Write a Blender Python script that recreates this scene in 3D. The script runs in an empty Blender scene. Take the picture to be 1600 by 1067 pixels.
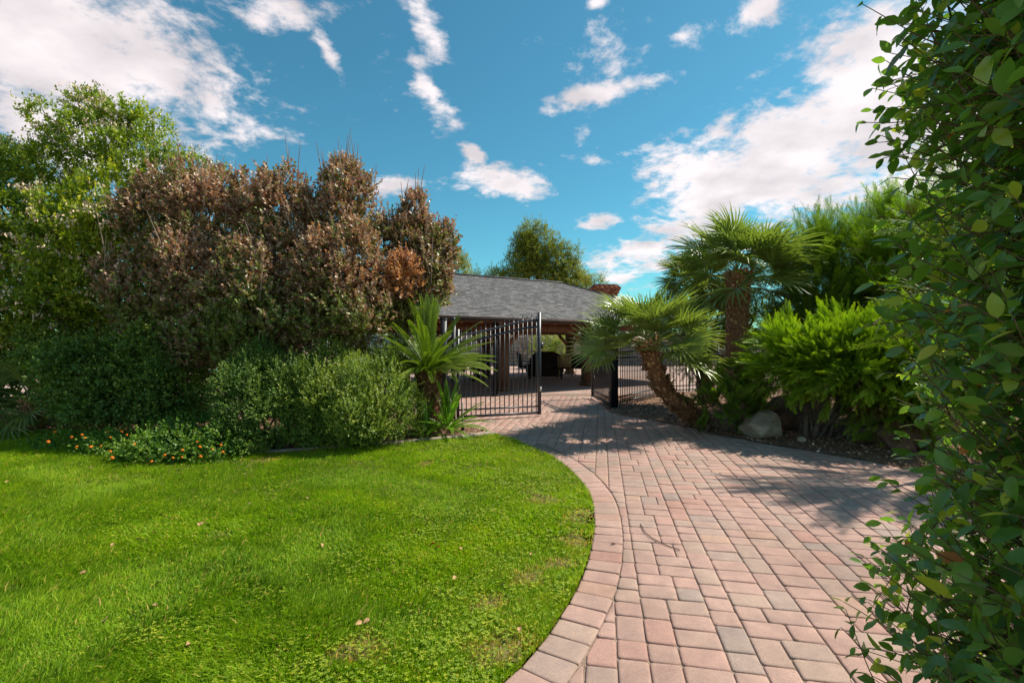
import bpy, math, random
import numpy as np
from mathutils import Vector, Matrix

# ------------------------------------------------------------------ camera, world, sun
sc = bpy.context.scene
COL = sc.collection
CAMH = 1.5
FPX = 755.0
cam_d = bpy.data.cameras.new("camera")
cam = bpy.data.objects.new("camera", cam_d)
COL.objects.link(cam)
cam.location = (0, 0, CAMH)
cam.rotation_euler = (math.radians(90), 0, 0)
cam_d.sensor_width = 36.0
cam_d.lens = 36.0 * FPX / 1600.0
cam_d.clip_start = 0.05
cam_d.clip_end = 3000
sc.camera = cam

SUNV = Vector((0.76, 0.31, 1.0)).normalized()
EXPO = 0.84
sun_d = bpy.data.lights.new("sun", 'SUN')
sun_d.energy = 3.75
sun_d.angle = math.radians(0.53)
sun_d.color = (1.0, 0.93, 0.81)
sun = bpy.data.objects.new("sun", sun_d)
sun.rotation_euler = SUNV.to_track_quat('Z', 'Y').to_euler()
sun.location = (20, 10, 30)
COL.objects.link(sun)

world = bpy.data.worlds.new("World")
sc.world = world
world.use_nodes = True


def build_world():
    nt = world.node_tree
    for n in list(nt.nodes):
        nt.nodes.remove(n)
    N = nt.nodes.new
    L = nt.links.new
    out = N('ShaderNodeOutputWorld')
    sky = N('ShaderNodeTexSky')
    sky.sky_type = 'NISHITA'
    sky.sun_disc = False
    sky.sun_elevation = math.asin(SUNV.z)
    sky.sun_rotation = math.atan2(SUNV.x, SUNV.y)
    sky.air_density = 1.0
    sky.dust_density = 0.35
    sky.ozone_density = 3.0
    grade = N('ShaderNodeMix')
    grade.data_type = 'RGBA'
    grade.blend_type = 'MULTIPLY'
    grade.inputs[0].default_value = 1.0
    L(sky.outputs[0], grade.inputs[6])
    grade.inputs[7].default_value = (0.40, 0.90, 0.83, 1)
    tc = N('ShaderNodeTexCoord')
    nrm = N('ShaderNodeVectorMath'); nrm.operation = 'NORMALIZE'
    L(tc.outputs['Generated'], nrm.inputs[0])
    sep = N('ShaderNodeSeparateXYZ')
    L(nrm.outputs[0], sep.inputs[0])

    def math_(op, a, b=None, clamp=False):
        m = N('ShaderNodeMath'); m.operation = op; m.use_clamp = clamp
        for i, v in enumerate((a, b)):
            if v is None:
                continue
            if isinstance(v, (int, float)):
                m.inputs[i].default_value = v
            else:
                L(v, m.inputs[i])
        return m.outputs[0]
    az = math_('ARCTAN2', sep.outputs[0], sep.outputs[1])
    el = math_('ARCSINE', sep.outputs[2])
    comb = N('ShaderNodeCombineXYZ')
    L(az, comb.inputs[0]); L(el, comb.inputs[1])

    def azel(px, py):
        d = Vector(((px - 800) / FPX, 1, (533 - py) / FPX)).normalized()
        return math.atan2(d.x, d.y), math.asin(d.z)
    # cloud banks of that day: centre, half axis end point, thickness, weight
    blobs = [
        (60, 50, 330, 130, 190, 1.0), (60, 190, 260, 250, 80, .95), (240, 110, 400, 190, 60, .95),
        (430, 8, 540, 18, 26, .8), (665, 28, 700, 75, 36, .85), (515, 78, 550, 130, 18, .8),
        (405, 190, 440, 215, 18, .62), (680, 140, 720, 200, 26, .75), (620, 292, 660, 285, 16, .85),
        (770, 290, 850, 290, 24, .92), (740, 250, 760, 275, 14, .8), (945, 85, 990, 40, 50, .72),
        (1060, 60, 1110, 45, 24, .7), (945, 160, 1050, 130, 18, .8), (1190, 10, 1230, -20, 30, .85),
        (1360, 170, 1480, 60, 120, 1.08), (1230, 250, 1370, 140, 95, 1.05), (1130, 320, 1260, 240, 60, 1.0),
        (1180, 290, 1420, 300, 50, 1.0),
        (1010, 380, 1140, 350, 18, .9), (1010, 405, 1150, 395, 16, .7), (935, 348, 965, 343, 9, .85),
        (970, 417, 1010, 412, 8, .85), (905, 225, 930, 220, 14, .6), (1500, 240, 1660, 200, 90, 1.0),
        (920, 260, 960, 265, 12, .6), (350, 95, 390, 110, 14, .7), (560, 60, 760, 40, 150, .42), (950, 110, 1080, 90, 90, .55), (430, 150, 520, 170, 80, .42), (700, 190, 730, 230, 50, .5), (960, 260, 1050, 250, 30, .4), (940, 5, 960, -5, 14, .8),
    ]
    # the same kind of banks carry on outside the frame
    rr = random.Random(5)
    for k in range(7):
        a = math.radians(75 + k * 40 + rr.uniform(-10, 10))
        e = rr.uniform(.25, .9)
        blobs.append(('w', a, e, rr.uniform(-.5, .5), rr.uniform(.3, .5), rr.uniform(.12, .25), .95))
    nz = N('ShaderNodeTexNoise'); nz.inputs['Scale'].default_value = 3.0
    nz.inputs['Detail'].default_value = 3
    L(nrm.outputs[0], nz.inputs['Vector'])
    warp = N('ShaderNodeVectorMath'); warp.operation = 'MULTIPLY_ADD'
    sub = N('ShaderNodeVectorMath'); sub.operation = 'SUBTRACT'
    L(nz.outputs['Color'], sub.inputs[0]); sub.inputs[1].default_value = (.5, .5, .5)
    L(sub.outputs[0], warp.inputs[0]); warp.inputs[1].default_value = (.10, .10, 0)
    L(comb.outputs[0], warp.inputs[2])
    acc = None
    for b in blobs:
        if b[0] == 'w':
            _, a0, e0, rot, ra, rb, w = b
            if a0 > math.pi:
                a0 -= 2 * math.pi
        else:
            x0, y0, x1, y1, th, w = b
            a0, e0 = azel(x0, y0); a1, e1 = azel(x1, y1)
            rot = math.atan2(e1 - e0, a1 - a0)
            ra = math.hypot(a1 - a0, e1 - e0) * 1.25
            _, e2 = azel(x0, y0 - th); rb = abs(e2 - e0) * 1.35
        mp = N('ShaderNodeMapping'); mp.vector_type = 'TEXTURE'
        mp.inputs['Location'].default_value = (a0, e0, 0)
        mp.inputs['Rotation'].default_value = (0, 0, rot)
        mp.inputs['Scale'].default_value = (max(ra, .01), max(rb, .01), 1)
        L(warp.outputs[0], mp.inputs[0])
        ln = N('ShaderNodeVectorMath'); ln.operation = 'LENGTH'
        L(mp.outputs[0], ln.inputs[0])
        mr = N('ShaderNodeMapRange')
        mr.inputs[1].default_value = 1.75; mr.inputs[2].default_value = 0.0
        mr.inputs[3].default_value = 0; mr.inputs[4].default_value = w
        L(ln.outputs['Value'], mr.inputs[0])
        acc = mr.outputs[0] if acc is None else math_('MAXIMUM', acc, mr.outputs[0])
    # cloud texture: projected on a high layer so it flattens toward the horizon
    zz = math_('ADD', sep.outputs[2], 0.22)
    zz = math_('MAXIMUM', zz, 0.08)
    pr = N('ShaderNodeCombineXYZ')
    L(math_('DIVIDE', sep.outputs[0], zz), pr.inputs[0])
    L(math_('DIVIDE', sep.outputs[1], zz), pr.inputs[1])
    n1 = N('ShaderNodeTexNoise'); n1.inputs['Scale'].default_value = 4.3
    n1.inputs['Detail'].default_value = 9; n1.inputs['Roughness'].default_value = .68
    n1.inputs['Distortion'].default_value = .35
    L(pr.outputs[0], n1.inputs['Vector'])
    n2 = N('ShaderNodeTexNoise'); n2.inputs['Scale'].default_value = 19
    n2.inputs['Detail'].default_value = 6; n2.inputs['Roughness'].default_value = .6
    L(pr.outputs[0], n2.inputs['Vector'])
    dens = math_('ADD', math_('MULTIPLY', n1.outputs[0], 2.3), math_('MULTIPLY', n2.outputs[0], 1.0))
    dens = math_('ADD', dens, math_('MULTIPLY', acc, 1.62))
    mrd = N('ShaderNodeMapRange'); mrd.interpolation_type = 'SMOOTHSTEP'
    mrd.inputs[1].default_value = 2.30; mrd.inputs[2].default_value = 2.92
    L(dens, mrd.inputs[0])
    # fade into the horizon
    # cloud colour
    n3 = N('ShaderNodeTexNoise'); n3.inputs['Scale'].default_value = 4.0
    n3.inputs['Detail'].default_value = 6
    mp3 = N('ShaderNodeMapping'); mp3.inputs['Location'].default_value = (3, 1.5, 0)
    L(pr.outputs[0], mp3.inputs[0]); L(mp3.outputs[0], n3.inputs['Vector'])
    cr = N('ShaderNodeValToRGB')
    cr.color_ramp.elements[0].position = .36; cr.color_ramp.elements[0].color = (5.3, 4.8, 4.9, 1)
    cr.color_ramp.elements[1].position = .60; cr.color_ramp.elements[1].color = (7.6, 6.9, 6.9, 1)
    L(n3.outputs[0], cr.inputs[0])
    mx = N('ShaderNodeMix'); mx.data_type = 'RGBA'
    L(math_('MULTIPLY', mrd.outputs[0], .93), mx.inputs[0])
    L(grade.outputs[2], mx.inputs[6]); L(cr.outputs[0], mx.inputs[7])
    bg = N('ShaderNodeBackground'); bg.inputs[1].default_value = 0.083
    L(mx.outputs[2], bg.inputs[0]); L(bg.outputs[0], out.inputs[0])


build_world()
world.cycles.sampling_method = 'MANUAL'
world.cycles.sample_map_resolution = 512
sc.view_settings.view_transform = 'Standard'
sc.view_settings.look = 'None'
sc.view_settings.exposure = EXPO
sc.view_settings.gamma = 1.0
sc.view_settings.use_curve_mapping = False
sc.cycles.use_denoising = True
sc.cycles.max_bounces = 8
sc.cycles.diffuse_bounces = 5
sc.cycles.transmission_bounces = 4
sc.cycles.sample_clamp_indirect = 6

# ------------------------------------------------------------------ helpers
UP = np.array([0, 0, 1.0])


def gnd(px, py):
    Y = CAMH * FPX / (py - 533.0)
    return ((px - 800) / FPX * Y, Y)


def at(px, py, Y):
    return np.array([(px - 800) / FPX * Y, Y, CAMH - (py - 533) / FPX * Y])


def norm(v):
    return v / np.maximum(np.linalg.norm(v, axis=-1, keepdims=True), 1e-9)


def link(name, me, mat=None, parent=None):
    o = bpy.data.objects.new(name, me)
    COL.objects.link(o)
    if parent is not None:
        o.parent = parent
    if mat is not None and len(me.materials) == 0:
        me.materials.append(mat)
    return o


def np_mesh(name, V, Fs, tint=None, smooth=False):
    """V (n,3); Fs one index array (m,k) or a list of them; tint per vertex float."""
    if not isinstance(Fs, list):
        Fs = [Fs]
    Fs = [np.asarray(f, dtype=np.int32) for f in Fs if len(f)]
    V = np.asarray(V, dtype=np.float32)
    me = bpy.data.meshes.new(name)
    me.vertices.add(len(V))
    me.vertices.foreach_set("co", V.ravel())
    nl = sum(f.size for f in Fs)
    nf = sum(len(f) for f in Fs)
    me.loops.add(nl)
    me.polygons.add(nf)
    me.loops.foreach_set("vertex_index", np.concatenate([f.ravel() for f in Fs]))
    tot = np.concatenate([np.full(len(f), f.shape[1], np.int32) for f in Fs])
    st = np.concatenate([[0], np.cumsum(tot)[:-1]]).astype(np.int32)
    me.polygons.foreach_set("loop_start", st)
    me.polygons.foreach_set("loop_total", tot)
    if smooth:
        me.polygons.foreach_set("use_smooth", np.ones(nf, bool))
    if tint is not None:
        a = me.attributes.new("tint", 'FLOAT', 'POINT')
        a.data.foreach_set("value", np.asarray(tint, dtype=np.float32))
    me.update(calc_edges=True)
    return me


class Geo:
    """collects pieces of one mesh"""
    def __init__(self):
        self.V = []; self.F = {}; self.T = []; self.n = 0

    def add(self, V, F, t=0.5):
        V = np.asarray(V, float)
        if not isinstance(F, list) or (len(F) and not hasattr(F[0], '__len__')):
            F = [F]
        for f in (F if isinstance(F[0], np.ndarray) else [np.asarray(F)]):
            self.F.setdefault(f.shape[1], []).append(f + self.n)
        self.V.append(V)
        self.T.append(np.broadcast_to(np.asarray(t, float), (len(V),)))
        self.n += len(V)

    def mesh(self, name, smooth=False):
        return np_mesh(name, np.concatenate(self.V), [np.concatenate(f) for f in self.F.values()],
                       np.concatenate(self.T), smooth)


BOXF = np.array([[0, 3, 2, 1], [4, 5, 6, 7], [0, 1, 5, 4], [1, 2, 6, 5], [2, 3, 7, 6], [3, 0, 4, 7]])


def box(g, c, s, rz=0, t=.5, M=None):
    sx, sy, sz = s[0] / 2, s[1] / 2, s[2] / 2
    v = np.array([[-sx, -sy, -sz], [sx, -sy, -sz], [sx, sy, -sz], [-sx, sy, -sz],
                  [-sx, -sy, sz], [sx, -sy, sz], [sx, sy, sz], [-sx, sy, sz]])
    if M is not None:
        v = v @ M.T
    elif rz:
        c_, s_ = math.cos(rz), math.sin(rz)
        v = v @ np.array([[c_, -s_, 0], [s_, c_, 0], [0, 0, 1]]).T
    g.add(v + np.asarray(c, float), BOXF, t)


def beam(g, a, b, w, h, t=.5, up=(0, 0, 1)):
    """rectangular bar from a to b (w sideways, h upwards)"""
    a = np.asarray(a, float); b = np.asarray(b, float)
    d = norm(b - a); s = norm(np.cross(d, up)); u = np.cross(s, d)
    v = []
    for p in (a, b):
        for (i, j) in ((-1, -1), (1, -1), (1, 1), (-1, 1)):
            v.append(p + s * i * w / 2 + u * j * h / 2)
    g.add(np.array(v), np.array([[0, 1, 2, 3], [4, 7, 6, 5], [0, 4, 5, 1], [1, 5, 6, 2], [2, 6, 7, 3], [3, 7, 4, 0]]), t)


def tube(g, pts, rad, n=6, t=.5, cap=True):
    pts = np.asarray(pts, float)
    rad = np.broadcast_to(np.asarray(rad, float), (len(pts),))
    tan = norm(np.gradient(pts, axis=0))
    ref = np.array([0, 0, 1.0]) if abs(tan[0][2]) < .8 else np.array([1.0, 0, 0])
    a = np.linspace(0, 2 * math.pi, n, endpoint=False)
    V = []
    for p, d, r in zip(pts, tan, rad):
        s = norm(np.cross(d, ref)); u = np.cross(s, d)
        V.append(p + r * (np.cos(a)[:, None] * s + np.sin(a)[:, None] * u))
    V = np.concatenate(V)
    F = []
    for i in range(len(pts) - 1):
        for j in range(n):
            k = (j + 1) % n
            F.append([i * n + j, i * n + k, (i + 1) * n + k, (i + 1) * n + j])
    g.add(V, np.array(F), t)
    if cap:
        g.add(V[-n:], np.array([list(range(n))]), t)
        g.add(V[:n], np.array([list(range(n))[::-1]]), t)


def empty(name, loc=(0, 0, 0), rz=0):
    o = bpy.data.objects.new(name, None)
    COL.objects.link(o)
    o.location = loc
    o.rotation_euler = (0, 0, rz)
    o.empty_display_size = .1
    return o


def tag(o, label=None, cat=None, group=None, kind=None):
    if label: o['label'] = label
    if cat: o['category'] = cat
    if group: o['group'] = group
    if kind: o['kind'] = kind
    return o


def centred(V, loc):
    return V - np.asarray(loc, float)


# ------------------------------------------------------------------ materials
def mat_base(name):
    m = bpy.data.materials.new(name)
    m.use_nodes = True
    nt = m.node_tree
    b = nt.nodes['Principled BSDF']
    b.inputs['Specular IOR Level'].default_value = .15
    return m, nt, b


def ramp(nt, fac, cols):
    cr = nt.nodes.new('ShaderNodeValToRGB')
    el = cr.color_ramp.elements
    while len(el) < len(cols):
        el.new(.5)
    for e, (p, c) in zip(el, cols):
        e.position = p; e.color = (*c, 1)
    nt.links.new(fac, cr.inputs[0])
    return cr.outputs[0]


def attr(nt, nm="tint"):
    a = nt.nodes.new('ShaderNodeAttribute'); a.attribute_name = nm
    return a.outputs['Fac']


def noise(nt, scale, detail=4, rough=.6, vec='Object', sc3=None):
    tc = nt.nodes.new('ShaderNodeTexCoord')
    n = nt.nodes.new('ShaderNodeTexNoise')
    n.inputs['Scale'].default_value = scale; n.inputs['Detail'].default_value = detail
    n.inputs['Roughness'].default_value = rough
    if sc3:
        mp = nt.nodes.new('ShaderNodeMapping'); mp.inputs['Scale'].default_value = sc3
        nt.links.new(tc.outputs[vec], mp.inputs[0]); nt.links.new(mp.outputs[0], n.inputs['Vector'])
    else:
        nt.links.new(tc.outputs[vec], n.inputs['Vector'])
    return n.outputs[0]


def mixc(nt, a, b, fac, mode='MIX'):
    m = nt.nodes.new('ShaderNodeMix'); m.data_type = 'RGBA'; m.blend_type = mode
    for s, v in ((0, fac), (6, a), (7, b)):
        if isinstance(v, (int, float)): m.inputs[s].default_value = v
        elif isinstance(v, tuple): m.inputs[s].default_value = (*v, 1) if len(v) == 3 else v
        else: nt.links.new(v, m.inputs[s])
    return m.outputs[2]


def bump(nt, b, h, strength=.4, dist=.01):
    bp = nt.nodes.new('ShaderNodeBump')
    bp.inputs['Strength'].default_value = strength; bp.inputs['Distance'].default_value = dist
    nt.links.new(h, bp.inputs['Height']); nt.links.new(bp.outputs[0], b.inputs['Normal'])


def leaf_mat(name, cols, rough=.5, trans=.3, spec=.4, tcol=None, warm=1.32):
    m, nt, b = mat_base(name)
    cols = [(p, (min(1, r * warm), g * 1.03, b_ * .78)) for p, (r, g, b_) in cols]
    c = ramp(nt, attr(nt), cols)
    b.inputs['Roughness'].default_value = rough
    b.inputs['Specular IOR Level'].default_value = spec
    nt.links.new(c, b.inputs['Base Color'])
    tr = nt.nodes.new('ShaderNodeBsdfTranslucent')
    c2 = mixc(nt, c, tcol or (1.6, 1.75, .6), 1.0, 'MULTIPLY')
    nt.links.new(c2, tr.inputs[0])
    mx = nt.nodes.new('ShaderNodeMixShader'); mx.inputs[0].default_value = trans
    nt.links.new(b.outputs[0], mx.inputs[1]); nt.links.new(tr.outputs[0], mx.inputs[2])
    nt.links.new(mx.outputs[0], nt.nodes['Material Output'].inputs[0])
    return m


def simple(name, col, rough=.7, nscale=None, namt=.3, metal=0, bmp=0, bdist=.01, detail=5):
    m, nt, b = mat_base(name)
    b.inputs['Roughness'].default_value = rough
    b.inputs['Metallic'].default_value = metal
    if nscale:
        n = noise(nt, nscale, detail)
        lo = tuple(x * (1 - namt) for x in col); hi = tuple(min(1, x * (1 + namt)) for x in col)
        c = ramp(nt, n, [(.3, lo), (.7, hi)])
        nt.links.new(c, b.inputs['Base Color'])
        if bmp: bump(nt, b, n, bmp, bdist)
    else:
        b.inputs['Base Color'].default_value = (*col, 1)
    return m


M = {}
# pavers: tint picks the tone of each stone
m, nt, b = mat_base('paver_concrete')
c = ramp(nt, attr(nt), [(0, (.325, .265, .235)), (.16, (.365, .285, .25)), (.3, (.40, .30, .25)), (.5, (.41, .285, .245)),
                        (.68, (.43, .295, .255)), (.85, (.42, .26, .22)), (1, (.43, .30, .235))])
n1 = noise(nt, 9, 8, .7); n2 = noise(nt, 150, 3, .8); n3 = noise(nt, 1.1, 5)
c = mixc(nt, c, ramp(nt, n1, [(.3, (.80, .80, .82)), (.7, (1.12, 1.1, 1.06))]), 1.0, 'MULTIPLY')
c = mixc(nt, c, ramp(nt, n2, [(.30, (.45, .42, .40)), (.44, (.95, .95, .95)), (.62, (1.05, 1.05, 1.04)), (.72, (1.35, 1.33, 1.3))]), .9, 'MULTIPLY')
c = mixc(nt, c, ramp(nt, n3, [(.35, (.90, .83, .80)), (.62, (1.10, 1.04, 1.02))]), 1.0, 'MULTIPLY')
nt.links.new(c, b.inputs['Base Color']); b.inputs['Roughness'].default_value = .85
bump(nt, b, n2, .7, .003)
M['paver'] = m
# paving too far off for single stones
m, nt, b = mat_base('far_paving')
tc = nt.nodes.new('ShaderNodeTexCoord'); mp = nt.nodes.new('ShaderNodeMapping'); mp.inputs['Rotation'].default_value = (0, 0, .2)
br = nt.nodes.new('ShaderNodeTexBrick'); br.inputs['Scale'].default_value = 1
br.inputs['Brick Width'].default_value = .23; br.inputs['Row Height'].default_value = .15; br.inputs['Mortar Size'].default_value = .007
br.inputs['Color1'].default_value = (.46, .30, .25, 1); br.inputs['Color2'].default_value = (.38, .30, .26, 1); br.inputs['Mortar'].default_value = (.17, .12, .09, 1)
nt.links.new(tc.outputs['Object'], mp.inputs[0]); nt.links.new(mp.outputs[0], br.inputs['Vector'])
c = mixc(nt, br.outputs['Color'], ramp(nt, noise(nt, 1.2, 6), [(.3, (.8, .78, .78)), (.7, (1.12, 1.1, 1.08))]), 1.0, 'MULTIPLY')
nt.links.new(c, b.inputs['Base Color']); b.inputs['Roughness'].default_value = .88
M['farpave'] = m
# joint sand
m, nt, b = mat_base('joint_sand')
nt.links.new(ramp(nt, noise(nt, 60, 5), [(.3, (.16, .11, .085)), (.7, (.34, .25, .19))]), b.inputs['Base Color'])
b.inputs['Roughness'].default_value = .95
M['sand'] = m
# lawn soil under blades
m, nt, b = mat_base('lawn_soil')
c = ramp(nt, noise(nt, 9, 6), [(.3, (.08, .06, .025)), (.55, (.13, .12, .03)), (.75, (.24, .17, .09))])
nt.links.new(c, b.inputs['Base Color']); b.inputs['Roughness'].default_value = .95
M['soil'] = m
m, nt, b = mat_base('bark_mulch')
c = ramp(nt, noise(nt, 40, 8, .7), [(.3, (.08, .045, .03)), (.5, (.22, .125, .08)), (.72, (.40, .26, .18))])
nt.links.new(c, b.inputs['Base Color']); b.inputs['Roughness'].default_value = .95
bump(nt, b, noise(nt, 50, 6), .8, .02)
M['mulch'] = m
m, nt, b = mat_base('mulch_chips')
nt.links.new(ramp(nt, attr(nt), [(0, (.08, .04, .025)), (.4, (.23, .12, .07)), (.7, (.37, .21, .13)), (.93, (.52, .36, .24)), (1, (.6, .48, .36))]), b.inputs['Base Color'])
b.inputs['Roughness'].default_value = .85
M['chips'] = m
m, nt, b = mat_base('dry_ground')
nt.links.new(ramp(nt, noise(nt, 1.5, 8), [(.3, (.22, .14, .10)), (.7, (.36, .25, .19))]), b.inputs['Base Color'])
b.inputs['Roughness'].default_value = .95
M['ground'] = m
M['grass'] = leaf_mat('grass_blades', [(0, (.055, .135, .012)), (.28, (.12, .285, .015)), (.6, (.21, .41, .02)), (.88, (.34, .49, .03)), (1, (.58, .43, .20))], .5, .42, .15, (1.25, 1.35, .6))
M['clover'] = leaf_mat('clover', [(0, (.11, .23, .02)), (.6, (.21, .37, .025)), (1, (.34, .44, .04))], .5, .3)
M['privet'] = leaf_mat('privet_leaves', [(0, (.035, .09, .014)), (.4, (.10, .20, .02)), (.75, (.22, .34, .03)), (1, (.42, .48, .06))], .4, .32, .5)
M['pods'] = simple('seed_pods', (.62, .47, .33), .7, 30, .3)
M['plum'] = leaf_mat('plum_leaves', [(0, (.06, .11, .025)), (.2, (.13, .20, .045)), (.36, (.26, .30, .09)), (.5, (.24, .12, .11)), (.66, (.37, .22, .19)), (.82, (.52, .39, .36)), (.955, (.54, .27, .15)), (1, (.56, .27, .09))], .42, .28, .6, (1.3, 1.1, .9), 1.03)
M['myrtle'] = leaf_mat('myrtle_leaves', [(0, (.03, .085, .022)), (.4, (.09, .19, .036)), (.75, (.185, .31, .055)), (1, (.34, .43, .10))], .45, .3, .5)
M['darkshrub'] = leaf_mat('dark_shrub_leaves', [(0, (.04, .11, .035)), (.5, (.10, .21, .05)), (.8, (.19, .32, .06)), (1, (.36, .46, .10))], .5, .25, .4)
M['lantana'] = leaf_mat('lantana_leaves', [(0, (.025, .09, .015)), (.6, (.07, .19, .025)), (1, (.20, .36, .05))], .5, .3)
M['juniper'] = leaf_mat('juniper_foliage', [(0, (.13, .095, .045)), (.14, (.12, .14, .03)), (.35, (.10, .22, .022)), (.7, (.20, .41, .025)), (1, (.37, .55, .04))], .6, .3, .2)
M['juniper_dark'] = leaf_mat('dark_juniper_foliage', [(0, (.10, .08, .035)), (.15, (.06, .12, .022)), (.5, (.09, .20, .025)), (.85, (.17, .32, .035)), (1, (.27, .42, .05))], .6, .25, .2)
M['pine'] = leaf_mat('pine_needles', [(0, (.06, .11, .03)), (.5, (.14, .21, .04)), (1, (.30, .35, .07))], .6, .25, .2)
M['fan'] = leaf_mat('fan_palm_blade', [(0, (.09, .145, .05)), (.5, (.17, .235, .08)), (.85, (.25, .34, .11)), (1, (.46, .46, .24))], .33, .25, .5, None, 1.1)
M['fandark'] = leaf_mat('shade_tinted_fan_blade', [(0, (.05, .11, .03)), (.6, (.08, .16, .035)), (1, (.2, .25, .09))], .38, .25, .5)  # darker copy of the fan palm blade, with shade put into the colour
M['sago'] = leaf_mat('sago_frond_blade', [(0, (.05, .12, .02)), (.5, (.09, .19, .025)), (.85, (.17, .27, .035)), (1, (.36, .34, .08))], .35, .22, .5, None, 1.2)
M['sago_young'] = leaf_mat('young_sago_blade', [(0, (.05, .16, .02)), (.6, (.10, .28, .03)), (1, (.2, .36, .05))], .35, .3, .5)
M['hedge'] = leaf_mat('hedge_leaf', [(0, (.05, .13, .035)), (.5, (.10, .25, .05)), (.85, (.18, .36, .065)), (.97, (.34, .48, .07)), (1, (.38, .17, .04))], .30, .40, .5, (1.9, 1.7, .6), 1.15)
M['bark'] = simple('bark', (.11, .08, .06), .9, 14, .5, bmp=.6, bdist=.02)
M['palebark'] = simple('pale_bark', (.30, .22, .17), .9, 14, .4, bmp=.5, bdist=.01)
M['twig'] = simple('twig', (.15, .11, .06), .85, 30, .3)
m, nt, b = mat_base('palm_boots')
nt.links.new(ramp(nt, attr(nt), [(0, (.12, .06, .035)), (.4, (.34, .18, .095)), (.75, (.55, .32, .17)), (1, (.70, .50, .29))]), b.inputs['Base Color'])
b.inputs['Roughness'].default_value = .85
M['boots'] = m
M['iron'] = simple('painted_black_steel', (.035, .042, .055), .38, 60, .15)
for k_ in ('iron',):
    M[k_].node_tree.nodes['Principled BSDF'].inputs['Specular IOR Level'].default_value = .5
M['rust'] = simple('dark_post_paint', (.012, .013, .018), .4)
M['wood'] = simple('stained_timber', (.17, .085, .05), .7, 9, .35, bmp=.2)
M['darkwood'] = simple('dark_fascia', (.07, .045, .035), .7, 9, .3)
M['rafter'] = simple('rafter_timber', (.30, .13, .065), .7, 9, .3)
m, nt, b = mat_base('asphalt_shingles')
nt.links.new(mixc(nt, ramp(nt, attr(nt), [(0, (.14, .135, .135)), (.5, (.20, .19, .19)), (1, (.27, .255, .25))]),
                  ramp(nt, noise(nt, 16, 6, .85), [(.35, (.6, .6, .6)), (.62, (1.35, 1.32, 1.3))]), 1.0, 'MULTIPLY'), b.inputs['Base Color'])
b.inputs['Roughness'].default_value = .95
M['shingle'] = m
m, nt, b = mat_base('red_brick')
nt.links.new(ramp(nt, attr(nt), [(0, (.20, .06, .035)), (.5, (.33, .10, .055)), (1, (.42, .17, .10))]), b.inputs['Base Color'])
b.inputs['Roughness'].default_value = .9
M['brick'] = m
M['mortar'] = simple('mortar', (.30, .26, .22), .95, 20, .2)
m, nt, b = mat_base('field_stone')
c = ramp(nt, attr(nt), [(0, (.22, .16, .13)), (.5, (.32, .25, .21)), (1, (.42, .35, .30))])
c = mixc(nt, c, ramp(nt, noise(nt, 4, 8), [(.3, (.7, .66, .62)), (.7, (1.2, 1.15, 1.1))]), 1.0, 'MULTIPLY')
nt.links.new(c, b.inputs['Base Color']); b.inputs['Roughness'].default_value = .9
bump(nt, b, noise(nt, 12, 8, .7), .6, .03)
M['stone'] = m
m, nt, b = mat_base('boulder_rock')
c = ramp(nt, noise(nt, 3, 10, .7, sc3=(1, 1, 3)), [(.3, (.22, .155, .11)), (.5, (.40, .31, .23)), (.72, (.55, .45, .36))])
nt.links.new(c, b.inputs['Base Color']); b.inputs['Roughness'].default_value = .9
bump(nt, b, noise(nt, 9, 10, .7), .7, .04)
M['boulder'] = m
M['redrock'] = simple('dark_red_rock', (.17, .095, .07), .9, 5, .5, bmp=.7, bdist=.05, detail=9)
m, nt, b = mat_base('pool_water')
b.inputs['Base Color'].default_value = (.03, .36, .36, 1); b.inputs['Roughness'].default_value = .25
bump(nt, b, noise(nt, 3, 3), .2, .02)
M['water'] = m
M['wicker'] = simple('dark_wicker', (.035, .022, .016), .7, 60, .4, bmp=.5)
M['cushion'] = simple('brown_cushion', (.07, .045, .03), .9, 8, .2)
M['rattan'] = simple('pale_rattan', (.34, .24, .12), .6, 40, .25)
M['tabletop'] = simple('stone_tabletop', (.28, .27, .26), .5, 10, .2)
M['white'] = simple('white_plastic', (.62, .60, .54), .5)
M['curb'] = simple('concrete_curb', (.34, .27, .22), .9, 12, .3, bmp=.4)
M['petal'] = simple('orange_petals', (.70, .19, .015), .6, 60, .35)
M['dryleaf'] = simple('dry_leaf', (.46, .27, .14), .7, 40, .3)
M['redleaf'] = simple('red_leaf', (.45, .07, .03), .6, 40, .3)
M['yellowleaf'] = simple('yellow_leaf', (.55, .45, .05), .6, 40, .2)
M['yellowflower'] = M['yellowleaf']


# ------------------------------------------------------------------ curves and regions
def catmull(P, n=12):
    P = np.asarray(P, float)
    P = np.concatenate([[2 * P[0] - P[1]], P, [2 * P[-1] - P[-2]]])
    out = []
    for i in range(1, len(P) - 2):
        for k in range(n):
            t = k / n
            out.append(.5 * ((2 * P[i]) + (-P[i - 1] + P[i + 1]) * t + (2 * P[i - 1] - 5 * P[i] + 4 * P[i + 1] - P[i + 2]) * t * t
                             + (-P[i - 1] + 3 * P[i] - 3 * P[i + 1] + P[i + 2]) * t ** 3))
    out.append(P[-2])
    return np.array(out)


def in_poly(x, y, poly):
    x = np.asarray(x); y = np.asarray(y)
    inside = np.zeros(x.shape, bool)
    px, py = poly[:, 0], poly[:, 1]
    j = len(poly) - 1
    for i in range(len(poly)):
        c = ((py[i] > y) != (py[j] > y)) & (x < (px[j] - px[i]) * (y - py[i]) / (py[j] - py[i] + 1e-12) + px[i])
        inside ^= c
        j = i
    return inside


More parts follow.
